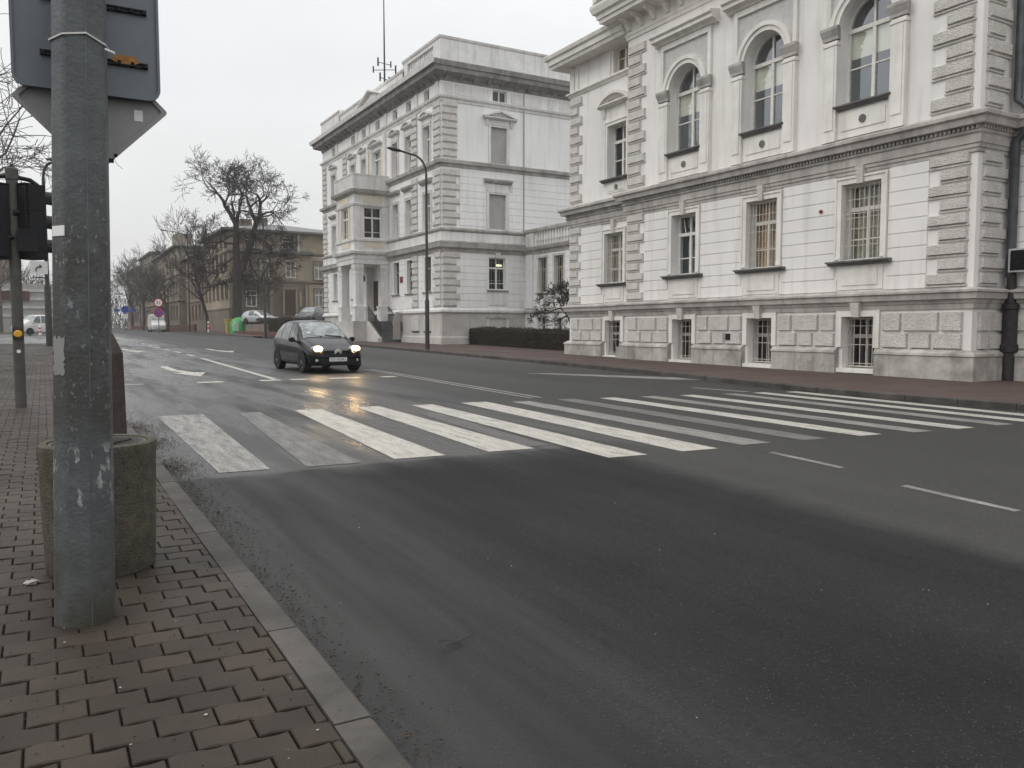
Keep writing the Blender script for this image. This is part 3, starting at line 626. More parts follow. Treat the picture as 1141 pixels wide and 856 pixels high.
def panels(F, a, c):
    b.mark()
    n = max(1, round((c-a)/.82)); 
    if c-a > 1.9: up = [.27, .46, .27]; lo = [.36, .28, .36]
    elif c-a > 1: up = [.5, .5]; lo = [.4, .6]
    else: up = [1]; lo = [1]
    for w_, z0, z1 in ((up, 1.43, 1.90), (lo, .99, 1.37)):
        t = sum(w_); u = a
        for q in w_:
            L_ = (c-a)*q/t; b.cbox(F, u+.035, u+L_-.035, z0, z1, 0, .085, .02); u += L_
for a, c in ((YC+.18, WC[0]-.72), (WC[0]+.72, WC[1]-.72), (WC[1]+.72, WC[2]-.72), (WC[2]+.72, YM-.1)): panels(F1, a, c)
panels(FW, YM+.05, WWC-.72); panels(FW, WWC+.72, YW-.15); panels(FS, XF+.18, XR-.1)
panels(FR, YC-1.4, YC-.15); panels(FR, YC-3.6, YC-1.5)
b.split('rusticated_panels', 'rust', court)
# mouldings
MO = [(0, 1.97), (.05, 1.98), (.07, 2.10), (.10, 2.12), (.12, 2.20), (.20, 2.22), (.22, 2.36), (.27, 2.38), (.27, 2.43), (.03, 2.50), (0, 2.50)]
CO = [(0, 5.68), (.04, 5.70), (.04, 5.78), (.07, 5.80), (.07, 5.88), (.10, 5.90), (.10, 6.10), (.15, 6.14), (.15, 6.20), (.13, 6.20), (.13, 6.29), (.30, 6.30), (.33, 6.44), (.40, 6.48), (.40, 6.56), (.38, 6.58), (0, 6.70)]
b = MB()
for pr, m, nm in ((MO, 'cornice', 'base_moulding'), (CO, 'cornice', 'middle_cornice')):
    b = MB(); b.prof(F1, YC, YM, pr, 1, 1); b.prof(FS, XF, XR, pr, 1, -1); b.prof(FR, -6, YC, pr, 0, -1)
    b.prof(FW, YM, YW, pr, 0, 1); b.prof(FE, XW, 27, pr, 1, 0)
    if pr is CO:
        for F, u0, u1 in ((F1, YC-.1, YM), (FS, XF-.1, XR), (FW, YM+.2, YW)):
            u = u0
            while u < u1: b.box(F, u, u+.06, 6.205, 6.285, .12, .20); u += .115
    b.build(nm, m, court)
# upper-floor wing string and eaves
b = MB(); SP = [(0, 11.22), (.05, 11.23), (.10, 11.32), (.16, 11.34), (.16, 11.40), (0, 11.46)]
b.prof(FW, YM, YW, SP, 0, 1); b.prof(FE, XW, 27, SP, 1, 0)
for u0, u1 in ((YW-.3, YW-.0), (YW-.62, YW-.38), (26.75, 26.95)): b.box(FW, u0, u1, 11.46, 12.46, 0, .05)
EV = [(0, 12.46), (.62, 12.47), (.66, 12.60), (.72, 12.62), (.74, 12.80), (.82, 12.86), (.86, 12.99), (.84, 13.02), (0, 13.04)]
b.prof(FW, YM, YW, EV, 0, 1); b.prof(FE, XW, 27, EV, 1, 0)
b.build('wing_eaves', 'trim', court)
b = MB(); TC = [(0, 12.22), (.05, 12.23), (.07, 12.34), (.10, 12.36), (.10, 12.86), (.16, 12.92), (.78, 12.95), (.80, 13.08), (.86, 13.10), (.88, 13.24), (.98, 13.30), (1.05, 13.5), (1.05, 13.6), (0, 13.75)]
b.prof(F1, YC, YM, TC, 1, 1); b.prof(FS, XF, XR, TC, 1, 0); b.prof(FEM, XF, 27, TC, 1, 0)
u = YC+.35
while u < YM+.2:
    b.prof(F1, u-.09, u+.09, [(.101, 12.52), (.16, 12.50), (.22, 12.60), (.34, 12.76), (.56, 12.83), (.60, 12.94), (.101, 12.94)]); u += .72
b.build('main_cornice', 'trim', court)
b = MB()   # raking gable over the cornice
for s in (-1, 1):
    uc = 18.4; q = [(uc+s*7.6, 13.62), (uc+s*7.6, 14.0), (uc, 16.6), (uc, 16.2)]
    b.box8([F1(u, z, 0) for u, z in q]+[F1(u, z, 1.05) for u, z in q])
b.poly(F1, [(uc-7, 13.6), (uc+7, 13.6), (uc, 16.2)], 0, .1); b.build('gable', 'trim', court)
# quoins
quoins(F1, YC, 1, zc_, 1.20, .90, .17, court); quoins(FS, XF, 1, zc_, 1.15, .92, .19, court, ph=1)
quoins(F1, YC, 1, lv(6.76, .40, 13), 1.22, .86, .18, court); quoins(FS, XF, 1, lv(6.76, .40, 13), 1.12, .86, .2, court, ph=1)
quoins(F1, YM, -1, zc_, 1.05, .80, .08, court, 'quoinstone'); quoins(F1, YM, -1, lv(6.76, .40, 13), 1.08, .82, .08, court, 'quoinstone')
quoins(FW, YW, -1, zc_, .86, .62, .04, court, 'quoinstone'); quoins(FW, YW, -1, lv(6.76, .40, 11), .88, .64, .04, court, 'quoinstone')
# ground floor windows
orn = MB(); key = MB()
cfg = [(WC[0], 'curtain', (8, [.2, .42, .56, .62, .8], -.10), False), (WC[1], 'orange', (9, [.3, .55, .8], -.10), False), (WC[2], 'dark', None, True)]
for c, bk, gr, tl in cfg:
    window(F1, court, c, 3.36, 5.45, gw, .30, grille=gr, back=bk, tilt=tl, sillext=.36, sillproj=.24, low=.42)
    architrave(orn, F1, c-gw/2, c+gw/2, 3.36, 5.45, .19); keystone(key, F1, c, 5.42, 5.88, .22, .17)
    for s in (-1, 1): orn.box(F1, c+s*.72-.07, c+s*.72+.07, 3.40, 3.46, 0, .10)
    orn.box(F1, c-gw/2-.10, c+gw/2+.10, 2.56, 3.22, 0, .03); orn.box(F1, c-.56, c+.56, 2.68, 3.12, .03, .055)
    for q in (.40,): pass
    window(F1, court, c, .42, 1.82, bw, .40, grille=(5, [.08, .45, .82], -.22), back='dark', sill=False, trans=.62, low=0, fm='greyframe', fw=.045, gl='glassd', mull=.028)
    keystone(key, F1, c, 1.80, 2.2, .26, .22)
window(FW, court, WWC, 3.3, 5.28, 1.2, .28, grille=(8, [.3, .55, .8], -.10), back='curtain', sillext=.34, sillproj=.22, low=.42)
architrave(orn, FW, WWC-.6, WWC+.6, 3.3, 5.28, .18); keystone(key, FW, WWC, 5.26, 5.80, .2, .15)
orn.box(FW, WWC-.62, WWC+.62, 2.56, 3.16, 0, .03); orn.box(FW, WWC-.5, WWC+.5, 2.68, 3.06, .03, .055)
window(FW, court, WWC, .44, 1.82, 1.0, .3, grille=(4, [.08, .45, .82], -.12), back='dark', sill=False, trans=.62, low=0, fm='greyframe', fw=.045, gl='glassd', mull=.028); keystone(key, FW, WWC, 1.80, 2.2, .24, .2)
window(FW, court, 26.3, 7.42, 9.5, 1.2, .28, back='dark', sillext=.32, sillproj=.22, low=.5, trans=.70)
architrave(orn, FW, 25.7, 26.9, 7.42, 9.5, .17)
pediment_seg(orn, FW, 26.3, 1.05, 10.30, .42, .30); orn.box(FW, 25.55, 27.05, 9.67, 10.2, 0, .05)
for s in (-1, 1): orn.prof(FW, 26.3+s*.78-.08, 26.3+s*.78+.08, [(0, 9.8), (.08, 9.85), (.18, 10.2), (0, 10.2)])
orn.box(FW, 25.66, 26.94, 6.86, 7.26, 0, .03); orn.box(FW, 25.8, 26.8, 6.93, 7.2, .03, .05)
window(FW, court, 26.1, 11.5, 12.45, 1.04, .22, back='orange', sill=False, trans=1, low=.55)
# arched windows
pil = MB(); spn = MB(); hood = MB(); disc = MB(); dcap = MB()
for c in WC:
    pil.mark(); hood.mark(); disc.mark(); spn.mark()
    window(F1, court, c, 7.62, 9.68, aw, .32, arch=True, back='dark', gl='glassa', blind=.36, low=.5, sillext=.05, sillproj=.22, trans=1)
    for s in (-1, 1):
        a, e_ = sorted((c+s*(aw/2), c+s*(aw/2+.43)))
        pil.box(F1, a, e_, 6.68, 9.42, 0, .15); pil.box(F1, a+.07, e_-.07, 7.0, 9.25, .15, .175)
        pil.box(F1, a-.03, e_+.03, 9.30, 9.36, 0, .18)
        dcap.mark(); dcap.prof(F1, a, e_, [(0, 9.46), (.16, 9.46), (.17, 9.54), (.20, 9.60), (.25, 9.72), (.25, 9.80), (0, 9.84)], 0.3, 0.3)
        a2, e2_ = sorted((c+s*(aw/2+.28), c+s*(aw/2+.42))); pil.box(F1, a2, e2_, 9.84, 11.239, 0, .10)
    pil.box(F1, c-aw/2-.43, c+aw/2+.43, 11.24, 11.42, 0, .101)
    ro = aw/2+.24; n_ = 24; hw_ = aw/2+.28
    for i in range(n_):
        t0, t1 = pi*i/n_, pi*(i+1)/n_; q0 = (c+ro*cos(t0), 9.68+ro*sin(t0)); q1 = (c+ro*cos(t1), 9.68+ro*sin(t1))
        e0 = c+hw_*(1 if i == 0 else cos(t0)/1.0*1.0*(hw_/hw_)) if False else q0[0]
        spn.add([F1(q0[0], q0[1], .02), F1(q1[0], q1[1], .02), F1(q1[0], 11.24, .02), F1(q0[0], 11.24, .02)], [(0, 1, 2, 3)])
    for s in (1, -1): spn.add([F1(c+s*ro, 9.8, .02), F1(c+s*hw_, 9.8, .02), F1(c+s*hw_, 11.24, .02), F1(c+s*ro, 11.24, .02)], [(0, 1, 2, 3)])
    pil.arcband(F1, c, 9.68, aw/2+.0, aw/2+.14, 0, pi, 0, .11, 22); pil.arcband(F1, c, 9.68, aw/2+.14, aw/2+.27, 0, pi, 0, .16, 22)
    hood.prof(F1, c-1.55, c+1.55, [(0, 11.42), (.12, 11.44), (.16, 11.52), (.34, 11.56), (.34, 11.66), (.42, 11.72), (.42, 11.78), (0, 11.86)])
    pil.box(F1, c-aw/2-.0, c+aw/2+.0, 6.72, 7.44, 0, .05); pil.box(F1, c-.68, c+.68, 6.92, 7.34, .05, .075)
    disc.poly(F1, [(c+.11*cos(t*pi/8), 7.14+.11*sin(t*pi/8)) for t in range(16)], .07, .10)
pil.split('pilasters', 'trim', court); spn.split('spandrel', 'spandrel', court, recalc=False); dcap.split('pilaster_capital', 'cornice', court)
hood.split('window_hood', 'trim', court); disc.split('vent_disc', 'cap', court)
disc2 = MB(); disc2.poly(FW, [(26.3+.1*cos(t*pi/8), 7.06+.1*sin(t*pi/8)) for t in range(16)], .05, .08); disc2.build('vent_disc', 'cap', court)
orn.split('window_architrave', 'trim', court); key.split('keystone', 'quoinstone', court)
b = MB(); b.box(F1, 19.55, 19.75, 1.13, 1.33, .08, .11); b.build('vent_grille', 'black', court)
b = MB(); b.ellip((XF-.05, 16.12, 4.82), (.055, .055, .055)); o = b.build('alarm_siren', 'redsign', base=(XF, 16.12, 4.82)); tag(o, 'small red alarm siren on the white wall between the barred curtained windows', 'alarm')
# downpipe with cast-iron boot, air-conditioning unit
dp = thing('downpipe', 'dark zinc rain pipe with thick iron foot right of the near stone corner', 'drain pipe', (20.60, 11.48, gz(11.5)+.12))
b = MB(); b.tube([(20.60, 11.46, 2.75), (20.60, 11.46, 6.0), (20.55, 11.2, 6.2), (20.55, 11.15, 6.75), (20.62, 11.45, 7.0), (20.62, 11.46, 13)], .105, 14); smooth_by_angle(b.build('pipe', 'pipe', dp))
b = MB(); b.lathe((20.60, 11.42, 0), [(.16, .1), (.16, .9), (.2, .92), (.2, 1.1), (.165, 1.12), (.165, 1.95), (.19, 1.97), (.19, 2.08), (.12, 2.12), (.10, 2.85)], 16); smooth_by_angle(b.build('iron_boot', 'iron', dp))
ac = thing('air_conditioner', 'dark louvred air conditioning box in pale frame on wall beside the rain pipe', 'air conditioner', (20.5, 10.9, 2.9))
b = MB(); b.wbox(20.42, 20.75, 10.45, 11.42, 2.86, 3.42); b.build('casing', 'wht', ac)
b = MB()
for i in range(12): b.wbox(20.40, 20.43, 10.50, 11.37, 2.90+i*.04, 2.922+i*.04)
b.wbox(20.415, 20.425, 10.5, 11.37, 2.9, 3.38); b.build('grille', 'black', ac)

# ------------------------------------------------------------------ villa (far palace)
XB = 21.0; YB = 45.25; YE = 69.0; XE = 37
villa = thing('white_villa', 'tall white three storey palace with columned porch, dark bracketed cornice and roof parapet', 'building', (XB, 57, gz(57)))
G1 = frame(XB, 0, (0, 1), (-1, 0)); GS = frame(0, YB, (1, 0), (0, -1)); GE = frame(0, YE, (1, 0), (0, 1))
VC = [47.35, 50.25, 52.6]; VF = [58.8, 61.2, 66.0]
al = VC+VF
gh = [(c-.5, c+.5, 3.8, 5.95) for c in al]; h2 = [(c-.5, c+.5, 7.6, 9.85) for c in al]; h3 = [(c-.5, c+.5, 11.7, 13.95) for c in al]+[(55.3, 57.0, 11.8, 14.1)]
ha = [(c-.42, c+.42, 15.45, 16.15) for c in al+[55.9]]; hb = [(c-.38, c+.38, 1.35, 2.1) for c in [47.35, 49.2]]
b = MB(); b.wall(G1, YB, YE, -.1, 17.2, gh+h2+h3+ha+hb, .28)
sx = 24.85
b.wall(GS, XB, XE, -.1, 17.2, [(24.22, 25.42, 3.9, 5.9), (24.22, 25.42, 1.3, 2.08), (24.22, 25.42, 7.65, 9.8), (24.35, 25.5, 11.68, 13.9), (24.5, 25.5, 15.45, 16.15)], .2)
b.wall(GE, XB, XE, -.1, 17.2, []); b.add([(XE, YB, 0), (XE, YE, 0), (XE, YE, 17), (XE, YB, 17)], [(0, 1, 2, 3)])
b.build('wall', 'stucco2', villa, recalc=False)
b = MB(); b.wbox(XB+.1, XE, YB+.1, YE-.1, 17.1, 17.5); b.wbox(24, 25, 52, 53.5, 17.4, 19.2)
b.add([(25.5, 46.2, 17.5), (30, 46.2, 17.5), (30, 50, 17.5), (25.5, 50, 17.5), (27.7, 48.1, 18.5)], [(0, 1, 4), (1, 2, 4), (2, 3, 4), (3, 0, 4)])
b.build('roof', 'roofmetal', villa)
zg = lv(2.78, .42, 8); z2 = lv(7.74, .42, 8)
fb = [(c-.70, c+.70, 3.5, 6.2) for c in al]+[(53.7, 57.8, 0, 11)]
f2 = [(c-.72, c+.72, 7.4, 10.6) for c in al]+[(53.7, 57.8, 0, 11)]
b = MB(); courses(b, G1, YB+1.3, YE-1.2, zg, fb+[(48.75, 49.85, 0, 6.2)]); courses(b, G1, YB+1.3, YE-1.2, z2, f2+[(48.75, 49.85, 0, 12)])
courses(b, GS, XB+1.2, XE, zg, [(24.05, 25.6, 3.0, 6.2)]); courses(b, GS, XB+1.2, XE, z2, [(24.0, 25.64, 7.4, 11.0)])
b.split('banded_stucco', 'stucco2', villa)
b = MB(); b.prof(G1, YB, YE, [(0, -.1), (.10, -.1), (.10, .95), (.03, 1.0), (.03, 2.4), (0, 2.4)], 1, 1); b.prof(GS, XB, XE, [(0, -.1), (.10, -.1), (.10, .95), (.03, 1.0), (.03, 2.4), (0, 2.4)], 1, 0)
b.build('plinth', 'plinth2', villa)
for pr, nm, m in (([(0, 2.42), (.08, 2.44), (.16, 2.50), (.16, 2.62), (.05, 2.76), (0, 2.76)], 'plinth_moulding', 'trim2'),
                  ([(0, 6.10), (.06, 6.12), (.10, 6.30), (.30, 6.40), (.34, 6.58), (.38, 6.70), (0, 6.78)], 'lower_cornice', 'cornice'),
                  ([(0, 6.79), (.08, 6.79), (.08, 7.34), (0, 7.34)], 'parapet_band', 'trim2'),
                  ([(0, 7.35), (.14, 7.37), (.20, 7.46), (.20, 7.54), (0, 7.62)], 'sill_band', 'cornice'),
                  ([(0, 11.18), (.05, 11.2), (.08, 11.34), (.24, 11.40), (.28, 11.58), (0, 11.68)], 'upper_band', 'cornice'),
                  ([(0, 15.02), (.05, 15.04), (.08, 15.18), (.18, 15.24), (.22, 15.36), (0, 15.42)], 'attic_string', 'trim2')):
    b = MB(); b.prof(G1, YB, YE, pr, 1, 1); b.prof(GS, XB, XE, pr, 1, 0); b.prof(GE, XB, XE, pr, 1, 0); b.build(nm, m, villa)
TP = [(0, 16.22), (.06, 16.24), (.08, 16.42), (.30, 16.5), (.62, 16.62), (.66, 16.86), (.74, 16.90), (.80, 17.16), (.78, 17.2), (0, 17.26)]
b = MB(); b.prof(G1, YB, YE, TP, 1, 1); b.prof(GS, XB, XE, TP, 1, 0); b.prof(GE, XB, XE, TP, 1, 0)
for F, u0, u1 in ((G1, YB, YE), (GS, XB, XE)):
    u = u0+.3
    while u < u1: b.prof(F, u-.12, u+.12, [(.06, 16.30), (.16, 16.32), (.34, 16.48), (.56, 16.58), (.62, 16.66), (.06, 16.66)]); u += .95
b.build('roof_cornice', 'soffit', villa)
b = MB()   # white fascia moulding on the cornice, parapet
for F, u0, u1, e0, e1 in ((G1, YB, YE, 1, 1),): b.prof(F, u0, u1, [(.79, 16.93), (.84, 16.94), (.90, 17.20), (.79, 17.22)], e0, e1)
b.build('gutter_fascia', 'trim2', villa)
b = MB()
def para(F, u0, u1, zt, dd=.06, e0=0, e1=0):
    b.prof(F, u0, u1, [(-.3, 17.2), (dd, 17.2), (dd, zt-.18), (dd+.06, zt-.14), (dd+.1, zt-.02), (-.3, zt)], e0, e1)
para(GS, XB, XE, 18.82, .06, 1, 0); para(G1, 50.8, 64.2, 18.35); para(G1, YB, 46.2, 18.82, .06, 1); para(G1, 50.2, 51.0, 18.82); para(G1, 64.0, YE, 18.72, .06, 0, 1)
b.prof(G1, 46.2, 50.2, [(-.3, 18.45), (.06, 18.45), (.06, 18.64), (.12, 18.68), (.16, 18.80), (-.3, 18.82)]); b.prof(G1, 46.2, 50.2, [(-.3, 17.2), (.05, 17.2), (.05, 17.62), (-.3, 17.62)])
for u0, u1 in ((52, 57), (57.6, 63.4)): b.box(G1, u0, u1, 17.5, 18.0, .06, .08)
for u0, u1 in ((22.6, 27.6), (28.2, 33)): b.box(GS, u0, u1, 17.45, 18.5, .06, .075)
b.build('roof_parapet', 'trim2', villa)
b = MB()
for i in range(13): 
    u = 46.45+i*.29; b.lathe((XB+.08, u, 17.6), [(.06, 0), (.06, .08), (.04, .12), (.10, .32), (.04, .62), (.06, .7), (.06, .86)], 8)
b.build('balusters', 'trim2', villa, smooth=True)
b = MB(); pediment_tri(b, G1, 55.7, 2.55, 17.22, .85, .80); b.poly(G1, [(53.3, 17.2), (58.1, 17.2), (55.7, 18.0)], 0, .55); b.build('roof_pediment', 'trim2', villa)
for F, u, s, ph in ((G1, YB, 1, 0), (GS, XB, 1, 1), (G1, YE, -1, 0)):
    for zs, l_, sh in ((lv(2.80, .42, 8), 1.2, .95), (lv(7.70, .42, 8), 1.2, .95), (lv(11.75, .42, 8), 1.05, 1.02)):
        quoins(F, u, s, zs, l_, sh, .03, villa, 'quoinstone', .10, .06, ph=ph)
for zs in (lv(2.80, .42, 8), lv(7.70, .42, 8), lv(11.75, .42, 8)):
    quoins(G1, 48.8, 1, zs, 1.0, .85, .0, villa, 'quoinstone', .10, .06); quoins(G1, 63.6, -1, zs, 1.0, .85, .0, villa, 'quoinstone', .10, .06)
orn = MB(); hds = MB()
for c in al:
    window(G1, villa, c, 3.8, 5.95, 1.0, .24, fm='brownframe' if c < 60 else 'winframe', gl='glassd', sillm='cornice', sillext=.2)
    window(G1, villa, c, 7.6, 9.85, 1.0, .24, back='curtain' if c in (50.25, 63.7) else 'dark', sill=False)
    window(G1, villa, c, 11.7, 13.95, 1.0, .24, sill=False, gl='glassd')
    window(G1, villa, c, 15.45, 16.15, .84, .2, sill=False, trans=1, low=0, gl='glassd')
    architrave(orn, G1, c-.5, c+.5, 7.55, 9.85, .16); architrave(orn, G1, c-.5, c+.5, 11.65, 13.95, .16); orn.box(G1, c-.66, c+.66, 14.1, 14.45, 0, .05)
    hds.mark(); hds.prof(G1, c-.85, c+.85, [(0, 10.42), (.10, 10.44), (.26, 10.56), (.30, 10.68), (0, 10.74)])
    if c in (47.35, 66.0, 50.25): pediment_seg(orn, G1, c, .82, 14.52, .34, .26)
    else: pediment_tri(orn, G1, c, .8, 14.52, .36, .26)
for c in (47.35, 49.2): window(G1, villa, c, 1.35, 2.1, .76, .2, sill=True, trans=1, low=0); architrave(orn, G1, c-.38, c+.38, 1.3, 2.1, .12, .05)
window(G1, villa, 56.15, 11.8, 14.1, 1.7, .2, sill=False, back='wht', trans=.75)
for c in (55.9,): window(G1, villa, c, 15.45, 16.15, .84, .2, sill=False, trans=1, low=0, gl='glassd')
pediment_seg(orn, G1, 56.15, 1.2, 14.5, .42, .3); orn.box(G1, 54.2, 54.6, 11.7, 15.0, 0, .14); orn.box(G1, 57.6, 57.9, 11.7, 15.0, 0, .14)
# side elevation: blind windows and the lit one
for u0, u1, z0, z1 in ((24.22, 25.42, 7.65, 9.8), (24.35, 25.5, 11.68, 13.9)):
    b = MB(); b.box(GS, u0, u1, z0, z1, -.22, -.12); b.build('blind_window', 'boarded', villa); architrave(orn, GS, u0, u1, z0, z1, .16)
b = MB(); b.box(GS, 24.22, 25.42, 1.3, 2.08, -.2, -.12); b.build('blind_window', 'boarded', villa); orn.box(GS, 24.05, 24.2, 1.25, 2.2, 0, .06); orn.box(GS, 25.44, 25.6, 1.25, 2.2, 0, .06); hds.mark(); hds.box(GS, 24.0, 25.65, 2.12, 2.24, 0, .1)
lit = window(GS, villa, 24.82, 3.9, 5.9, 1.2, .2, gl='glassd', sillm='cornice', sillext=.15, grille=(4, [.3, .6], -.3))
b = MB(); b.box(GS, 24.95, 25.3, 5.42, 5.50, -.42, -.36); b.build('ceiling_tube', 'tube', lit)
orn.box(GS, 24.2, 25.45, 2.95, 3.72, 0, .045); keystone(key if False else orn, GS, 24.82, 5.9, 6.2, .35, .1)
window(GS, villa, 25.0, 15.45, 16.15, 1.0, .15, sill=False, trans=1, low=0, gl='glassd')
hds.mark(); hds.prof(GS, 23.85, 25.8, [(0, 10.42), (.10, 10.44), (.26, 10.56), (.30, 10.68), (0, 10.74)]); orn.box(GS, 24.1, 25.55, 9.97, 10.4, 0, .05)
pediment_tri(orn, GS, 24.95, 1.15, 14.42, .42, .3); orn.box(GS, 24.3, 25.6, 14.06, 14.34, 0, .05)
for u in (24.05, 25.78): orn.prof(GS, u-.07, u+.07, [(0, 13.9), (.06, 13.95), (.16, 14.3), (0, 14.3)]); orn.prof(GS, u-.07, u+.07, [(0, 9.95), (.06, 10.0), (.16, 10.4), (0, 10.4)])
for u0, u1 in ((21.25, 21.75), (21.95, 24.2), (25.8, 28), (28.5, 29.1), (29.4, 32)): orn.mark(); orn.box(GS, u0, u1, 15.5, 16.12, 0, .04)
for u in (45.5, 48.7, 54.0, 57.4, 60.0, 64.8): orn.mark(); orn.box(G1, u, u+.5, 15.44, 16.22, 0, .08)
orn.split('window_architrave', 'trim2', villa); hds.split('window_hood', 'cornice', villa)
# porch with bay and balcony
PX0, PY0, PY1 = 18.5, 53.9, 57.6
HS = frame(0, PY0, (1, 0), (0, -1)); HF = frame(PX0, 0, (0, 1), (-1, 0)); HE = frame(0, PY1, (1, 0), (0, 1))
b = MB(); b.wbox(PX0-.15, XB, PY0-.0, PY1+.15, -.1, 2.0); b.build('porch_base', 'plinth2', villa)
b = MB()
for x, y in ((18.88, 54.27), (18.88, 57.22), (20.72, 54.27), (20.72, 57.22)):
    b.mark()
    b.wbox(x-.38, x+.27, y-.36, y+.36, 2.0, 2.92); b.wbox(x-.42, x+.275, y-.37, y+.37, 2.92, 3.04)
    b.wbox(x-.30, x+.26, y-.29, y+.29, 3.04, 5.5); b.wbox(x-.33, x+.265, y-.32, y+.32, 5.2, 5.27); b.wbox(x-.34, x+.27, y-.33, y+.33, 5.5, 5.62); b.wbox(x-.37, x+.272, y-.36, y+.36, 5.62, 5.88)
b.split('column', 'trim2', villa)
PE = [(0, 5.88), (.04, 5.9), (.04, 6.2), (.08, 6.24), (.08, 6.5), (.26, 6.58), (.32, 6.74), (0, 6.82)]
b = MB(); b.wbox(PX0, XB, PY0, PY1, 5.88, 6.8); b.prof(HS, PX0, XB, PE, 1, 0); b.prof(HF, PY0, PY1, PE, 1, 1); b.prof(HE, PX0, XB, PE, 1, 0)
b.build('porch_entablature', 'trim2', villa)
b = MB(); b.wall(HS, PX0, XB, 6.8, 10.9, [(19.2, 20.45, 7.65, 9.75)], .12); b.wall(HF, PY0, PY1, 6.8, 10.9, [(55.1, 56.4, 7.65, 9.75)], .12); b.wall(HE, PX0, XB, 6.8, 10.9, [])
b.build('bay_wall', 'trim2', villa, recalc=False)
window(HS, villa, 19.825, 7.65, 9.75, 1.25, .1, sill=False, gl='glassd', trans=.66, roomw=.35)
for c, w_ in ((55.75, 1.3),): window(HF, villa, c, 7.65, 9.75, w_, .1, sill=False, trans=.66, back='curtain', gl='glassd')
b = MB(); b.box(HS, 19.15, 20.5, 7.0, 7.4, 0, .03); b.mark(); b.box(HS, 19.1, 20.5, 10.05, 10.5, 0, .03)
for u0, u1 in ((54.9, 56.6),): b.mark(); b.box(HF, u0, u1, 7.0, 7.4, 0, .03); b.mark(); b.box(HF, u0, u1, 10.05, 10.5, 0, .03)
for u in (54.7, 56.5): b.mark(); b.box(HF, u, u+.32, 7.62, 9.78, 0, .05)
b.mark(); b.box(G1, 54.75, 55.25, 11.75, 14.2, 0, .05); b.mark(); b.box(G1, 57.05, 57.5, 11.75, 14.2, 0, .05); b.split('cream_panel', 'cream', villa)
b = MB()
for F, u0, u1, e0, e1 in ((HS, PX0, XB, 1, 0), (HF, PY0, PY1, 1, 1), (HE, PX0, XB, 1, 0)):
    b.prof(F, u0, u1, [(0, 7.42), (.10, 7.45), (.12, 7.58), (0, 7.62)], e0, e1); b.prof(F, u0, u1, [(0, 9.78), (.10, 9.82), (.14, 9.95), (0, 10.0)], e0, e1)
for F, us in ((HS, ((PX0, PX0+.45), (20.55, 20.95))), (HF, ((PY0, PY0+.5), (PY1-.5, PY1)))):
    for u0, u1 in us: b.box(F, u0, u1, 7.6, 9.8, 0, .06)
b.build('bay_trim', 'trim2', villa)
b = MB()
for F, u0, u1, e0, e1 in ((HS, PX0, XB, 1, 0), (HF, PY0, PY1, 1, 1), (HE, PX0, XB, 1, 0)): b.prof(F, u0, u1, [(0, 10.55), (.08, 10.58), (.28, 10.70), (.34, 10.86), (0, 10.92)], e0, e1)
b.wbox(PX0, XB, PY0, PY1, 10.88, 10.93); b.build('bay_cornice', 'cornice', villa)
b = MB()
for F, u0, u1, e0, e1 in ((HS, PX0, XB, 1, 0), (HF, PY0, PY1, 1, 1), (HE, PX0, XB, 1, 0)):
    b.prof(F, u0, u1, [(-.08, 10.92), (.12, 10.92), (.12, 11.85), (-.08, 11.85)], e0, e1); b.prof(F, u0, u1, [(-.1, 11.85), (.16, 11.85), (.16, 11.93), (-.1, 11.95)], e0, e1)
    u = u0+.1
    while u < u1: b.box(F, u, u+.05, 11.0, 11.8, .12, .14); u += .16
b.build('balcony_parapet', 'trim2', villa)
b = MB(); b.box(G1, 55.6, 57.0, 2.0, 4.9, 0, .05); b.build('door', 'door', villa)
b = MB(); b.box(G1, 54.7, 55.3, 2.0, 5.9, 0, .03); b.build('porch_pilaster', 'boarded', villa)
b = MB(); b.tube([(19.6, 55.4, 5.88), (19.6, 55.4, 5.1)], .015, 4); b.lathe((19.6, 55.4, 4.75), [(.05, 0), (.16, .08), (.18, .35), (.08, .48), (.02, .5)], 8); b.build('porch_lantern', 'iron', villa)
b = MB()
for i in range(8):
    b.wbox(19.55, 20.95, PY0-.28*(8-i), PY0+.01, (.6 if i == 0 else 1.995-.172*(8-i)), 1.995-.172*(7-i)-.004)
b.build('steps', 'cap', villa)
b = MB()
def cheek(x0, x1):
    q = [(PY0, 2.02), (PY0-.1, 2.02), (PY0-2.3, .85), (PY0-2.3, .3), (PY0, .3)]
    n = len(q); b.add([(x0, y, z) for y, z in q]+[(x1, y, z) for y, z in q], [tuple(range(n)), tuple(range(n, 2*n))[::-1]]+[(i, (i+1) % n, n+(i+1) % n, n+i) for i in range(n)])
cheek(19.25, 19.545); b.build('step_cheek', 'plinth2', villa)
rl = MB()
for x, bow in ((19.4, 0), (20.85, .25)):
    top = [(x, PY0-.1, 3.0), (x, PY0-.7, 2.72), (x, PY0-1.4, 2.32), (x, PY0-2.1, 1.95), (x, PY0-2.45, 1.9), (x, PY0-2.55, 1.3)]
    rl.tube(top, .035, 5)
    for i in range(16):
        t = i/15; y = PY0-.1-2.3*t; z = 3.0-1.1*t; rl.tube([(x, y, z), (x, y, z-1.0)], .018, 4)
rl.build('stair_railing', 'iron', villa)
b = MB(); b.box(G1, 51.35, 51.85, 4.55, 4.95, .03, .06); o = b.build('wall_plaque', 'redsign', base=(XB, 51.6, 4.7)); tag(o, 'small red plaque on the white banded wall right of the villa porch', 'sign')
b = MB(); b.poly(frame(0, 51.6, (1, 0), (0, -1)), [(20.3, .75), (20.93, .75), (20.93, 2.3), (20.85, 2.55), (20.55, 2.6), (20.35, 2.2)], 0, .05)
b.build('stair_panel', 'boarded', villa)
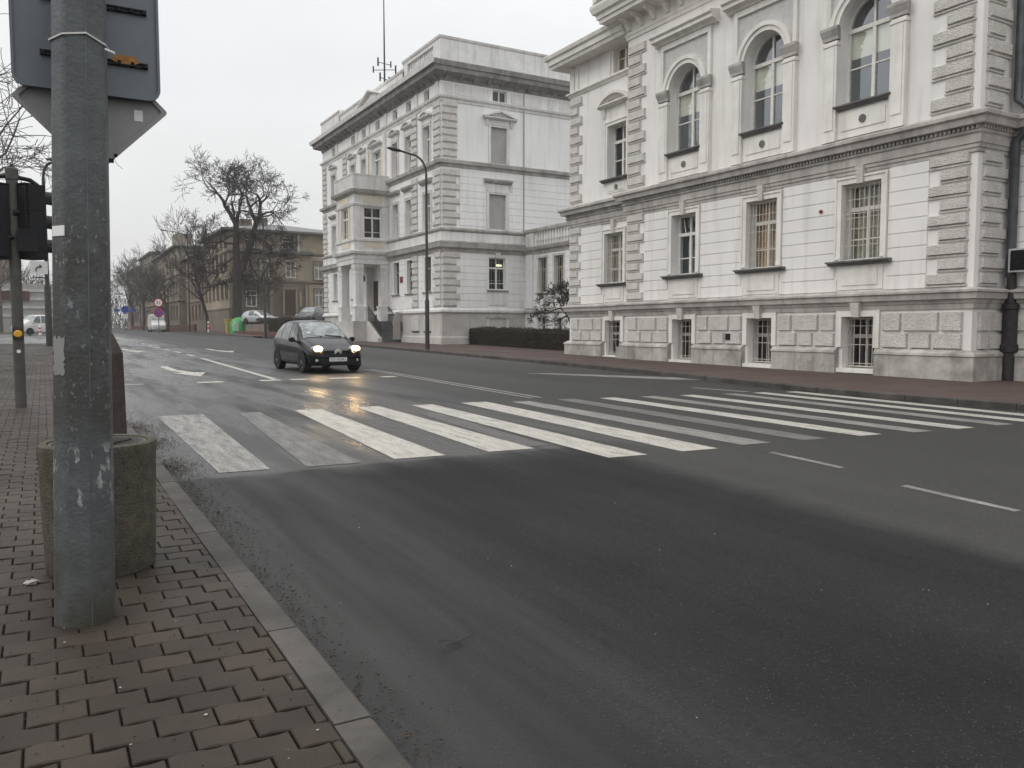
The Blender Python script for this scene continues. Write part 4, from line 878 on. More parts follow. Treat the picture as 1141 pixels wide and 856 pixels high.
b = MB(); b.tube([(26.7, YB-.06, 7.7), (26.7, YB-.06, 16.2)], .035, 6); b.build('drain_pipe', 'boarded', villa)
mast = thing('antenna_mast', 'tall thin radio mast with small antennas on the villa roof', 'antenna', (24.5, 63.5, 17.4))
b = MB(); b.tube([(24.5, 63.5, 17.4), (24.5, 63.5, 24), (24.5, 63.5, 29.5)], [.09, .06, .03], 6); b.build('pole', 'iron', mast)
b = MB()
for z, l_, a in ((20.4, .6, 2.2), (20.9, .5, 1.2), (21.5, .55, .5), (22.2, .9, 2.6), (22.7, .6, .2)):
    b.tube([(24.5-l_*cos(a), 63.5-l_*sin(a), z), (24.5+l_*cos(a), 63.5+l_*sin(a), z)], .03, 4); b.tube([(24.5-l_*cos(a), 63.5-l_*sin(a), z-.3), (24.5-l_*cos(a), 63.5-l_*sin(a), z+.35)], .07, 5); b.tube([(24.5+l_*cos(a), 63.5+l_*sin(a), z-.2), (24.5+l_*cos(a), 63.5+l_*sin(a), z+.3)], .06, 5)
b.build('antennas', 'iron', mast)
# ------------------------------------------------------------------ link wing
XL = 26.8
link = thing('link_building', 'low white connecting wing with roof balustrade set back between the two palaces', 'building', (XL, 37, gz(37)))
K = frame(XL, 0, (0, 1), (-1, 0)); KW = [43.05, 41.2, 38.2, 36.3]
b = MB(); b.wall(K, YW+.0, YB, -.1, 7.6, [(c-.52, c+.52, 3.7, 5.85) for c in KW]+[(c-.5, c+.5, 1.3, 2.15) for c in KW], .25); b.add([(33, YW, -.1), (33, YB, -.1), (33, YB, 7), (33, YW, 7)], [(0, 1, 2, 3)]); b.build('wall', 'stucco2', link, recalc=False)
b = MB(); b.add([(XL, YW, 6.6), (33, YW, 6.6), (33, YB, 6.6), (XL, YB, 6.6)], [(0, 1, 2, 3)]); b.build('roof', 'roofmetal', link)
b = MB(); courses(b, K, YW+.5, 44.1, lv(2.78, .42, 8), [(c-.62, c+.62, 3.3, 6.2) for c in KW]+[(c-.6, c+.6, 2.4, 3.7) for c in KW]); b.box(K, 44.15, 44.85, 2.76, 6.1, 0, .14); b.build('banded_stucco', 'stucco2', link)
b = MB(); b.prof(K, YW, YB, [(0, 6.08), (.06, 6.1), (.10, 6.28), (.26, 6.36), (.34, 6.54), (0, 6.62)]); b.prof(K, YW, YB, [(-.25, 7.38), (.10, 7.40), (.18, 7.5), (.20, 7.66), (-.3, 7.7)]); b.prof(K, YW, YB, [(0, 2.42), (.08, 2.44), (.16, 2.50), (.16, 2.62), (.05, 2.76), (0, 2.76)])
b.build('cornice', 'cornice', link)
b = MB()
for i in range(46):
    u = 30+i*.31
    if u < 43.9: b.lathe((XL-.06, u, 6.62), [(.06, 0), (.06, .08), (.04, .12), (.10, .3), (.04, .6), (.06, .68), (.06, .78)], 8)
b.wbox(XL-.14, XL+.1, 44, 44.9, 6.6, 7.4); b.build('balusters', 'trim2', link)
orn = MB()
for c in KW:
    window(K, link, c, 3.7, 5.85, 1.04, .22, fm='brownframe', gl='glassd', back='dark', sillm='cornice', grille=(5, [.3, .6], -.1)); window(K, link, c, 1.3, 2.15, 1.0, .2, sill=False, trans=1, low=.5, gl='glassd')
    architrave(orn, K, c-.52, c+.52, 3.7, 5.85, .12); architrave(orn, K, c-.5, c+.5, 1.25, 2.15, .14, .06)
orn.split('window_architrave', 'trim2', link)

# ------------------------------------------------------------------ trees and shrubs
def grow(mb_t, mb_c, p, d, L, r, lev, mx, rg, up=.15, minr=.02, wig=.35, nch=(3, 5), shrink=.66, droop=0):
    n = 5 if lev < 2 else 4; pts = [p.copy()]; rad = [r]; q = p.copy(); dd = d.normalized()
    for i in range(n):
        dd = (dd+Vector((rg.uniform(-1, 1), rg.uniform(-1, 1), rg.uniform(-1, 1)))*wig*(.6 if lev == 0 else 1)/1.6+Vector((0, 0, up-droop*lev))/2).normalized()
        q = q+dd*L/n; pts.append(q.copy()); rad.append(max(minr, r*(1-.5*(i+1)/n)))
    tgt = mb_t if lev <= 1 else mb_c
    tgt.tube(pts, rad, 7 if r > .12 else (5 if r > .05 else 3), cap=(lev == mx))
    if lev >= mx: return
    k = rg.randint(*nch)
    for c in range(k):
        t = rg.uniform(.45, 1.0) if c < k-1 else 1.0; i = min(n, max(1, int(t*n+.5)))
        base = pts[i]; ax = (pts[i]-pts[i-1]).normalized(); s = ax.orthogonal().normalized(); s = Matrix.Rotation(rg.uniform(0, 2*pi), 3, ax) @ s
        ang = rg.uniform(.35, .95) if t < 1 else rg.uniform(.1, .4)
        nd = (ax*cos(ang)+s*sin(ang)).normalized()
        grow(mb_t, mb_c, base, nd, L*shrink*rg.uniform(.75, 1.2), max(minr, rad[i]*.68), lev+1, mx, rg, up, minr, wig, nch, shrink, droop)
def tree(name, label, loc, limbs, seed, mx=5, minr=.03, bark='bark', group=None, trunkpts=None, **kw):
    rg = random.Random(seed); t = thing(name, label, 'tree', loc, group); T = MB(); Cn = MB(); L0 = Vector(loc)
    for pts, rad in (trunkpts or []): T.tube([L0+Vector(p) for p in pts], rad, 10)
    for p, d, L, r in limbs: grow(T, Cn, L0+Vector(p), Vector(d), L, r, 1, mx, rg, minr=minr, **kw)
    smooth_by_angle(T.build('trunk', bark, t, recalc=False), 60)
    Cn.build('crown', bark, t, recalc=False); return t
tree('bare_tree', 'huge old leafless tree with forked trunk and gnarled twin crowns behind the green igloo container', (19.6, 99, gz(99)), [
    ((.2, 0, 12.6), (-.75, .1, 1), 3.8, .30), ((.2, 0, 12.6), (.45, -.2, 1), 3.2, .26), ((.2, 0, 12.2), (-.2, .6, 1), 3.0, .2), ((.15, 0, 11.4), (-1, .1, .25), 3.4, .19), ((.1, 0, 10.2), (-1, -.3, -.1), 3.0, .15), ((.15, 0, 9.0), (-1, .3, -.2), 2.8, .13),
    ((2.5, 0, 12.8), (.1, 0, 1), 3.4, .25), ((2.5, 0, 12.8), (.85, .1, .75), 3.9, .28), ((2.4, 0, 12.4), (.3, -.7, .9), 3.0, .2), ((2.1, 0, 11.2), (1, .2, .15), 3.2, .17), ((1.6, 0, 10), (1, -.3, -.15), 3.2, .15), ((1.2, 0, 9), (.9, .4, -.2), 2.8, .13), ((.9, 0, 8.5), (.5, -1, .1), 2.4, .12)],
    11, 6, .021, wig=.85, nch=(3, 4), shrink=.69, up=.05, trunkpts=[([(0, 0, -.3), (.05, 0, .6), (.1, 0, 3), (.2, 0, 6.6), (.15, 0, 9.6), (.2, 0, 12.8)], [.95, .62, .55, .50, .40, .32]), ([(.25, 0, 6.4), (1.1, 0, 8.6), (1.9, 0, 10.8), (2.5, 0, 13.0)], [.40, .42, .36, .29])])
tree('bare_tree', 'slim leafless young tree with upright fan of twigs beside the yellowish corner house', (17.6, 106, gz(106)), [
    ((-.9, 0, 4.5), (-.8, 0, 1), 3.1, .12), ((-1.0, 0, 5.2), (.3, .2, 1), 3.3, .12), ((-.7, 0, 4), (-1, .2, .4), 3.0, .10), ((-1.5, 0, 8), (-.3, 0, 1), 3.1, .10), ((-1.5, 0, 8), (.4, 0, 1), 3.0, .10), ((-.6, 0, 4.6), (1, 0, .5), 2.4, .08), ((-1.2, 0, 6.2), (-1, -.2, .7), 3, .09)],
    5, 5, .018, wig=.3, nch=(3, 4), trunkpts=[([(0, 0, -.2), (-.1, 0, 2), (-.6, 0, 4), (-1.1, 0, 6), (-1.5, 0, 8)], [.24, .2, .19, .16, .1])])
tree('bare_tree', 'leafless street tree whose branches reach in above the traffic signal at the left edge', (-6.6, 46, gz(46)), [
    ((0, 0, 5), (.7, -.2, 1), 5.2, .22), ((0, 0, 4.6), (1, 0, .45), 5.6, .2), ((0, 0, 6), (.4, .3, 1), 5.2, .2), ((0, 0, 5.4), (.9, -.5, .7), 5.2, .2), ((0, 0, 5), (-.8, 0, .8), 5, .22), ((0, 0, 6), (-.1, -.2, 1), 5, .2)],
    21, 5, .014, 'bark_hazed', wig=.5, nch=(3, 5), up=.05, trunkpts=[([(0, 0, -.2), (0, 0, 2), (.1, 0, 4), (0, 0, 6.2)], [.42, .33, .3, .24])])
# background avenue
def street_tree(label, loc, seed, h=13, sp=.8, bark='bark_hazed', mx=5, mr=.020):
    rg = random.Random(seed); z = h*.28
    lim = [((0, 0, z*rg.uniform(.8, 1.2)), (rg.uniform(-1, 1)*sp, rg.uniform(-1, 1)*sp, rg.uniform(.5, 1.3)), h*.235*rg.uniform(.8, 1.15), .14) for _ in range(7)]
    return tree('bare_tree', label, loc, lim, seed, mx, mr, bark, 'leafless trees down the far end of the street', wig=.45, nch=(3, 4), trunkpts=[([(0, 0, -.3), (.1, 0, z*.6), (0, .1, z*1.25)], [.36, .28, .2])])
for i, (x, y, h, lb) in enumerate([(15.6, 128, 12, 'dark leafless tree just past the round no stopping sign'), (17.0, 150, 16, 'bare tree before the tall tan house down the street'), (16.8, 172, 19, 'tall dense bare tree among the far street trees, left of the tan house'),
        (17.2, 200, 17, 'bare tree far down the right side, beyond the tall dense one'), (14.5, 235, 17, 'distant bare tree nearest the end of the street on the right'), (24, 250, 22, 'tall faint bare tree at the street end behind the others'), (6, 330, 22, 'farthest bare tree closing the view down the street'),
        (-6, 120, 13, 'bare tree beyond the side street behind the signal pole'), (-1.5, 150, 12, 'bare tree behind the white van at the left'), (-12, 175, 16, 'bare tree in front of the far left houses')]):
    street_tree(lb, (x, y, gz(y)), 31+i, h)
for i, (x, y, h, lb) in enumerate([(33, 150, 17, 'bare crown showing above the yellowish house roof, left one'), (40, 158, 18, 'bare crown showing above the yellowish house roof beside the white villa')]): street_tree(lb, (x, y, gz(y)), 61+i, h)
# trained bare shrub by the link wing
rg = random.Random(3); t = thing('bare_shrub', 'dark twisted leafless ornamental tree between hedge and connecting wing', 'shrub', (22.9, 34.0, gz(34)+.1)); T = MB(); Cn = MB(); L0 = Vector((22.9, 34.0, gz(34)+.1))
T.tube([L0+Vector(p) for p in ((0, 0, -.1), (.1, 0, .9), (0, .3, 1.7), (.1, 1.1, 2.1))], [.13, .1, .09, .07], 7)
for p, d, L in (((0, .3, 1.7), (0, 1, .15), 1.9), ((0, .3, 1.7), (-.2, .8, .6), 1.7), ((0, .2, 1.6), (.1, -.3, 1), 1.5), ((.1, 1.1, 2.1), (0, 1, .5), 1.5), ((.1, 1.1, 2.1), (0, .9, -.25), 1.6), ((0, .6, 1.9), (0, .4, 1), 1.5), ((0, .3, 1.6), (0, -.8, .8), 1.2)):
    grow(T, Cn, L0+Vector(p), Vector(d), L*.62, .05, 1, 5, rg, up=.02, minr=.012, wig=.8, nch=(3, 5), shrink=.62)
T.build('trunk', 'bark', t, recalc=False); Cn.build('crown', 'bark', t, recalc=False)
def hedge(name, label, pts, w_, h, seed, m='hedge', n=16000, col='hedge', ls=.05):
    rg = random.Random(seed); t = thing(name, label, 'hedge', (*pts[0], gz(pts[0][1])+.1)); b = MB(); c = MB()
    P0 = Vector(pts[0]); P1 = Vector(pts[1]); D = P1-P0; Nn = Vector((-D.y, D.x)).normalized()
    F = lambda u, z, d: (P0.x+D.x*u+Nn.x*d, P0.y+D.y*u+Nn.y*d, gz(P0.y+D.y*u)+.1+z)
    b.box(F, .01, .99, 0, h*.86, -w_*.38, w_*.38); b.build('hedge_core', m, t)
    for i in range(n):
        u = rg.random(); side = rg.choice((0, 0, 1, 2)); hh = h*(1+.13*noise.noise(Vector((u*14, 0, seed))))
        if side == 0: z, d = rg.uniform(0, hh), -w_/2*rg.uniform(.85, 1.06)*(1 if rg.random() < .5 else -1)
        elif side == 1: z, d = hh*rg.uniform(.92, 1.05), rg.uniform(-w_/2, w_/2)
        else: z, d = rg.uniform(0, hh), rg.uniform(-w_/2, w_/2); u = rg.choice((0, 1))+rg.uniform(-.006, .006)
        q = Vector(F(u, z, d)); a = Vector((rg.uniform(-1, 1), rg.uniform(-1, 1), rg.uniform(-1, 1))).normalized()*ls; e_ = a.orthogonal().normalized()*ls*.5
        c.add([q, q+a, q+a*.6+e_], [(0, 1, 2)])
    c.build('twigs', m, t, recalc=False)
hedge('clipped_hedge', 'low dark clipped hedge in front of the connecting wing', ((23.2, 44.9), (22.15, 30.8)), 1.0, .98, 4, n=30000, ls=.085)
hedge('clipped_hedge', 'brown leafless hedge in front of the parked cars, right of the green container', ((19.0, 72.5), (21.4, 98)), 1.0, 1.55, 9, n=16000, ls=.13)
b = MB(); b.wbox(19.6, 44, 71, 104.0, .3, 1.95); b.build('raised_forecourt', 'b3low', kind='structure')

# ------------------------------------------------------------------ background houses
def house(name, label, x0, y0, x1, y1, zt, mw, levels, wins_f, wins_s, roofh=2.2, eave=.7, low=None, lowz=0):
    z0 = gz(y0)-.3; t = thing(name, label, 'building', (x0, (y0+y1)/2, gz(y0)))
    Ff = frame(x0, 0, (0, 1), (-1, 0)); Fs = frame(0, y0, (1, 0), (0, -1)); Fb = frame(0, y1, (1, 0), (0, 1)); Fr = frame(x1, 0, (0, 1), (1, 0))
    hf = [(c-w_/2, c+w_/2, a, e_) for c, w_, a, e_, *_ in wins_f]; hs = [(c-w_/2, c+w_/2, a, e_) for c, w_, a, e_, *_ in wins_s]
    b = MB(); b.wall(Ff, y0, y1, z0, zt, hf, .2); b.wall(Fs, x0, x1, z0, zt, hs, .2); b.wall(Fb, x0, x1, z0, zt, []); b.wall(Fr, y0, y1, z0, zt, []); b.build('wall', mw, t, recalc=False)
    b = MB()
    for z, pr in levels:
        P = [(0, z-.25), (pr*.5, z-.2), (pr, z-.05), (pr, z+.05), (0, z+.15)]; b.prof(Ff, y0, y1, P, 1, 1); b.prof(Fs, x0, x1, P, 1, 1)
    for (F, L) in ((Ff, wins_f), (Fs, wins_s)):
        for c, w_, a, e_, *r_ in L: architrave(b, F, c-w_/2, c+w_/2, a, e_, .16, .06); b.box(F, c-w_/2-.25, c+w_/2+.25, a-.14, a, 0, .14)
    b.build('string_courses', low or 'b3low', t)
    if lowz:
        b = MB(); b.prof(Ff, y0, y1, [(0, z0), (.12, z0), (.12, lowz-.05), (0, lowz)], 1, 1); b.prof(Fs, x0, x1, [(0, z0), (.12, z0), (.12, lowz-.05), (0, lowz)], 1, 1); b.build('plinth', 'b3low', t)
    b = MB(); e_ = eave
    A = [(x0-e_, y0-e_), (x1+e_, y0-e_), (x1+e_, y1+e_), (x0-e_, y1+e_)]; k = min(x1-x0, y1-y0)*.45
    B = [(x0+k, y0+k), (x1-k, y0+k), (x1-k, y1-k), (x0+k, y1-k)]
    b.add([(x, y, zt) for x, y in A]+[(x, y, zt+.28) for x, y in A]+[(x, y, zt+roofh) for x, y in B], [(3, 2, 1, 0)]+[(i, (i+1) % 4, 4+(i+1) % 4, 4+i) for i in range(4)]+[(4+i, 4+(i+1) % 4, 8+(i+1) % 4, 8+i) for i in range(4)]+[(8, 9, 10, 11)])
    b.build('roof', 'roofmetal', t)
    for F, L in ((Ff, wins_f), (Fs, wins_s)):
        for c, w_, a, e2_, *r_ in L:
            o_ = r_[0] if r_ else {}
            window(F, t, c, a, e2_, w_, .12, sill=False, gl='glassd', fw=.1, low=0, **o_)
    return t
wf = [(106.5+i*2.9, 1.1, z, z+2.1, dict(fm='brownframe')) for z in (5.3, 8.7, 11.6) for i in range(6)]
wf = [(c, w_, a, (e_ if a < 11 else a+1.3), o_) for c, w_, a, e_, o_ in wf]
ws = [(27.4, 1.7, 11.5, 12.95, {}), (22.6, 1.3, 11.5, 12.95, {}), (31.2, 1.1, 7.8, 10.0, dict(back='boarded')), (31.2, 1.1, 4.3, 6.5, dict(back='boarded'))]
hs3 = house('corner_house', 'old yellowish three storey corner house with dark eaves behind the big bare tree', 20, 105, 36, 122.6, 13.45, 'b3wall', [(3.95, .18), (7.4, .22), (11.0, .15)], wf, ws, 1.9, .9, lowz=3.8)
Fs3 = frame(0, 105, (1, 0), (0, -1))
b = MB(); b.box(Fs3, 20.9, 29.7, 1.0, 10.75, -.1, .55); b.build('projecting_bay', 'b3wall', hs3)
b = MB(); b.prof(Fs3, 20.5, 30.3, [(0, 10.75), (1.1, 10.8), (1.15, 11.0), (0, 11.35)]); b.build('bay_eaves', 'roofmetal', hs3)
b = MB(); b.box(Fs3, 20.85, 29.75, 1.0, 7.3, .54, .62); b.box(Fs3, 20.85, 29.75, 7.3, 7.55, .5, .75); b.build('lower_render', 'b3low', hs3)
for c, w_, z0, z1, bk in ((22.5, 1.32, 4.17, 6.2, 'dark'), (27.4, 1.3, 7.85, 10.1, 'wht'), (24.2, 1.1, 7.9, 10.0, 'dark')):
    F_ = frame(0, 105-.66, (1, 0), (0, -1)); window(F_, hs3, c, z0, z1, w_, -.06, sill=False, gl='glassd', fw=.12, low=0)
b = MB(); F_ = frame(0, 104.3, (1, 0), (0, -1)); b.box(F_, 26.6, 27.92, 3.2, 6.2, 0, .1); b.build('door', 'door', hs3)
b = MB(); b.box(F_, 26.33, 26.58, 3.2, 6.4, 0, .14); b.box(F_, 27.94, 28.2, 3.2, 6.4, 0, .14); b.box(F_, 26.33, 28.2, 6.42, 6.65, 0, .14); b.box(F_, 28.4, 28.75, 4.2, 6.2, 0, .1)
b.box(F_, 24.7, 25.1, 3.0, 6.9, 0, .16); b.box(F_, 29.2, 29.5, 3, 6.9, 0, .16); b.build('door_surround', 'b5wall', hs3)
b = MB(); b.tube([(28.6, 104.85, 11.2), (28.6, 104.85, 13.9)], .1, 6); b.build('white_pipe', 'winframe', hs3)
b = MB(); b.wbox(22.5, 24, 110, 111, 14, 15.6); b.wbox(24.5, 26, 110, 111, 14, 15.9); b.build('chimney', 'b3low', hs3)
wf = [(125+i*3.2, 1.2, z, z+2.0, dict(fm='brownframe')) for z in (3.0, 6.3, 9.6) for i in range(5)]
house('terraced_house', 'low reddish brown terraced house between the yellowish corner house and the tall tan one', 20.2, 123.2, 34, 141, 12.2, 'b4wall', [(5.6, .15), (9.0, .15)], wf, [], 1.6, .8, 'b4wall')
wf = [(144+i*3.6, 1.3, z, z+2.2, dict(fm='brownframe')) for z in (3.0, 7.0, 11.0) for i in range(4)]
h5 = house('terraced_house', 'tall tan tenement with rooftop box beyond the low reddish house', 19.2, 142, 34, 158, 14.6, 'b5wall', [(6, .2), (10.2, .2)], wf, [(21+i*3.2, 1.2, z, z+2.1, dict(fm='brownframe')) for z in (11.6,) for i in range(3)], 1.2, .7, 'b4wall')
b = MB(); b.wbox(19.6, 22.2, 146, 151, 14.8, 17.2); b.build('roof_box', 'b5wall', h5)
for k, (y0, y1, zt, lb) in enumerate([(160, 178, 14.6, 'dark tenement down the street past the tan one, partly behind trees'), (180, 204, 16.6, 'tall pale topped tenement farther down the street'), (208, 240, 15.5, 'farthest visible tenement on the right side of the street')]):
    wf = [(y0+2+i*3.6, 1.3, z, z+2.1, dict(fm='brownframe')) for z in (3.2, 7.0, 10.4) for i in range(int((y1-y0-2)//3.6))]
    house('terraced_house', lb, 19.4+.1*k, y0, 34, y1, zt, ('b4wall', 'b5wall', 'b4wall')[k], [(6, .2), (10.2, .2)], wf, [], 1.5, .6, 'b4wall')
# left side of the far street (buildings face the road: mirror by explicit rectangles)
for k, (x1, y0, y1, zt, mw, lb) in enumerate([(-6.5, 128, 165, 13, 'b5wall', 'drab tan house beyond the side street at the left edge'), (-5.5, 170, 230, 15, 'b4wall', 'brown apartment house far down the left side')]):
    x0 = x1-16
    wf = []; ws = [(x1-2-i*3.2, 1.2, z, z+2, dict(fm='brownframe')) for z in (3, 6.4, 9.8) for i in range(4)]
    house('street_house', lb, x0, y0, x1, y1, zt, mw, [(5.5, .15), (9, .15)], wf, ws, 2, .6, 'b5wall')
wl = thing('site_hut', 'grey flat industrial building behind the white van', 'building', (1.5, 128, gz(128)))
b = MB(); b.wbox(-4.5, 3.2, 126, 134, .5, 7.4); b.build('wall', 'boarded', wl)
b = MB()
for i in range(4): b.wbox(-4.5, 3.2, 125.9, 126.0, 3.0+i*1.1, 3.35+i*1.1)
b.build('cladding_bands', 'wht', wl)
b = MB(); b.wbox(-4.6, -1.4, 125.7, 126, 5.2, 6.4); b.build('sign_board', 'brickwall', wl)
far = MB(); rg = random.Random(12)     # distant thicket closing the street
for i in range(9000):
    x = rg.gauss(4, 26); y = rg.uniform(290, 330); z = rg.random()**1.3*13*(.6+.4*noise.noise(Vector((x*.09, 0, 0)))+.2)
    a = Vector((rg.uniform(-.5, .5), rg.uniform(-.5, .5), rg.uniform(.4, 1.6))); q = Vector((x, y, 1.2+z))
    far.add([q, q+a, q+a*.9+Vector((.12, .0, .0)), q+Vector((.14, 0, 0))], [(0, 1, 2, 3)])
o = far.build('far_thicket', 'bark_hazed', kind='stuff', recalc=False); o['label'] = 'distant leafless thicket at the end of the street'; o['category'] = 'woods'
b = MB(); b.wbox(16.9, 17.2, 112, 200, 1, 2.0); o = b.build('low_wall', 'brickwall', base=(17, 112, 1)); tag(o, 'long low brown garden wall running past the round traffic signs', 'wall')
b = MB(); b.wbox(18.4, 20.0, 74, 74.25, .7, 1.25); b.wbox(18.2, 18.4, 74, 92, .7, 1.2); o = b.build('low_wall', 'brickwall', base=(18.4, 74, .8)); tag(o, 'low red brick border wall in front of the brown hedge', 'wall')

# ------------------------------------------------------------------ vehicles
def catmull(P, t):
    n = len(P)-1; x = t*n; i = min(int(x), n-1); f = x-i
    p0, p1, p2, p3 = P[max(i-1, 0)], P[i], P[i+1], P[min(i+2, n)]
    return [.5*((2*b_)+(-a+c)*f+(2*a-5*b_+4*c-d)*f*f+(-a+3*b_-3*c+d)*f**3) for a, b_, c, d in zip(p0, p1, p2, p3)]
def section(st, s):
    """s in 0..1 from bottom centre round the side to the roof centre (right half)"""
    y, zb, wl, zs, ws, zt, wt = st
    K_ = [(0, zb), (wl*.9, zb), (wl*1.0, zb+.10), (ws*1.0, (zb+zs)*.5), (ws*1.0, zs-.10), (ws*.965, zs), ((ws+wt)*.5-.0, (zs*.45+zt*.55)), (wt, zt-.055), (wt*.85, zt-.012), (0, zt)]
    S = [0, .08, .13, .27, .40, .48, .62, .76, .83, 1.0]
    for i in range(len(S)-1):
        if s <= S[i+1]+1e-9:
            f = (s-S[i])/(S[i+1]-S[i]); a, c = K_[i], K_[i+1]
            return (a[0]+(c[0]-a[0])*f, y, a[1]+(c[1]-a[1])*f)
    return (0, y, zt)
def station(ST, y):
    lo = 0
    for i in range(len(ST)-1):
        if ST[i][0] <= y <= ST[i+1][0]: lo = i
    f = (y-ST[lo][0])/(ST[lo+1][0]-ST[lo][0]); f = min(max(f, 0), 1)
    p0, p1, p2, p3 = ST[max(lo-1, 0)], ST[lo], ST[lo+1], ST[min(lo+2, len(ST)-1)]
    o = [y]
    for a, b_, c, d, in list(zip(p0, p1, p2, p3))[1:]:
        m1 = (c-a)*.5; m2 = (d-b_)*.5; h = c-b_
        if (m1 > 0) != (h > 0): m1 = 0
        if (m2 > 0) != (h > 0): m2 = 0
        if abs(m1) > 3*abs(h): m1 = 3*h
        if abs(m2) > 3*abs(h): m2 = 3*h
        o.append((2*f**3-3*f**2+1)*b_+(f**3-2*f**2+f)*m1+(-2*f**3+3*f**2)*c+(f**3-f**2)*m2)
    return o
def surf(ST, y, s, side, off=0):
    p = Vector(section(station(ST, y), s)); 
    if off:
        e_ = .01
        a = Vector(section(station(ST, min(y+e_, ST[-1][0])), s))-Vector(section(station(ST, max(y-e_, 0)), s))
        c = Vector(section(station(ST, y), min(s+.02, 1)))-Vector(section(station(ST, y), max(s-.02, 0)))
        n = a.cross(c)
        if n.length > 1e-9:
            n.normalize()
            if n.x < -.001 or (abs(n.x) < .02 and n.z < 0): n = -n
            p = p+n*off
    return (p.x*side, p.y, p.z)
def patch(b, ST, Y, S0, S1, side, off, ny=10, ns=6):
    """Y: list of (s, y0, y1) corners lower and upper"""
    (ya0, ya1), (yb0, yb1) = Y; k = len(b.v)
    for j in range(ns+1):
        g = j/ns; s = S0+(S1-S0)*g; y0 = ya0+(yb0-ya0)*g; y1 = ya1+(yb1-ya1)*g
        for i in range(ny+1): b.v.append(surf(ST, y0+(y1-y0)*i/ny, s, side, off))
    for j in range(ns):
        for i in range(ny): a = k+j*(ny+1)+i; b.f.append((a, a+1, a+ny+2, a+ny+1))
def carlike(name, label, cat, loc, rz, ST, paint, wheels, wr, ws_y, side_wins, group=None, glassm='carglass', tail=True, lit=False, hl=(.56, .13, .70)):
    t = thing(name, label, cat, loc, group, rz); L_ = ST[-1][0]; b = MB(); ny, ns = 64, 44
    k = 0
    for i in range(ny+1):
        y = L_*(i/ny); y = L_*(.5-.5*cos(pi*i/ny))*.35+y*.65
        for j in range(2*ns): 
            s = j/ns if j <= ns else (2*ns-j)/ns; b.v.append(surf(ST, y, s, 1 if j <= ns else -1))
    m = 2*ns
    for i in range(ny):
        for j in range(m): b.f.append((i*m+j, (i+1)*m+j, (i+1)*m+(j+1) % m, i*m+(j+1) % m))
    b.f.append(tuple(range(m))); b.f.append(tuple(range(ny*m, ny*m+m))[::-1])
    body = b.build('body', paint, t, smooth=True, local=True)
    (a0, a1), (c0, c1) = ws_y
    b = MB()
    for sd in (1, -1): patch(b, ST, ((a0, a1), (a0, a1)), .76, 1.0, sd, .006, 12, 8)
    b.build('windscreen', glassm, t, smooth=True, local=True)
    b = MB()
    for sd in (1, -1): patch(b, ST, ((c0, c1), (c0, c1)), .78, 1.0, sd, .006, 8, 6)
    b.build('rear_window', 'carglassd', t, smooth=True, local=True)
    for sd in (1, -1):
        for Yl in side_wins:
            b = MB(); patch(b, ST, Yl, .495, .735, sd, .006); b.build('side_window', 'carglassd', t, smooth=True, local=True)
    ww = station(ST, L_/2)[4]
    for y in wheels:
        for sd in (1, -1):
            b = MB(); x = sd*(ww-.10)
            prof_ = [(.0, -.09), (wr*.62, -.09), (wr*.64, -.10), (wr*.93, -.11), (wr, -.07), (wr, .07), (wr*.93, .11), (wr*.64, .10), (wr*.6, .06), (0, .06)]
            n = 24; q = []
            for r_, dx in prof_:
                for j in range(n): q.append((x+sd*dx, y+r_*cos(2*pi*j/n), wr+r_*sin(2*pi*j/n)))
            b.add(q, [(i*n+j, i*n+(j+1) % n, (i+1)*n+(j+1) % n, (i+1)*n+j) for i in range(len(prof_)-1) for j in range(n)])
            wo = b.build('wheel', 'tyre', t, local=True)
            b = MB(); xx = x+sd*.075
            b.add([(xx, y+wr*.6*cos(2*pi*j/16), wr+wr*.6*sin(2*pi*j/16)) for j in range(16)]+[(xx+sd*.03, y+wr*.15*cos(2*pi*j/16), wr+wr*.15*sin(2*pi*j/16)) for j in range(16)], [(j, (j+1) % 16, 16+(j+1) % 16, 16+j) for j in range(16)]+[tuple(range(16, 32))])
            b.build('rim', 'rim', wo, local=True)
            b = MB(); xo = sd*(ww+.004)
            b.add([(xo, y+(wr+.055)*cos(pi*j/12), wr+(wr+.055)*sin(pi*j/12)) for j in range(13)]+[(xo-sd*.0, y+(wr+.055), .16), (xo, y-(wr+.055), .16)], [tuple(range(13))+(14, 13)])
            q = [(xo-sd*.005, y+(wr+.055)*cos(pi*j/12), wr+(wr+.055)*sin(pi*j/12)) for j in range(13)]
            b.build('wheel_arch', 'black', t, local=True)
    for sd in (1, -1):
        b = MB(); b.ellip((sd*hl[0], hl[1], hl[2]), (.19, .12, .095), 16, 8); h = b.build('headlight', 'lampglass', t, smooth=True, local=True)
        if lit: 
            b = MB(); b.ellip((sd*(hl[0]-.0), hl[1]-.045, hl[2]-.0), (.15, .085, .075), 16, 8); b.build('bulb', 'headlamp', h, smooth=True, local=True)
        b = MB(); yy = ws_y[0][0]+.28; p = surf(ST, yy, .5, sd); b.ellip((p[0]+sd*.13, p[1], p[2]+.06), (.10, .06, .075), 10, 6); b.tube([p, (p[0]+sd*.1, p[1], p[2]+.04)], .03, 5)
        b.build('door_mirror', 'black' if lit else paint, t, smooth=True, local=True)
    return t
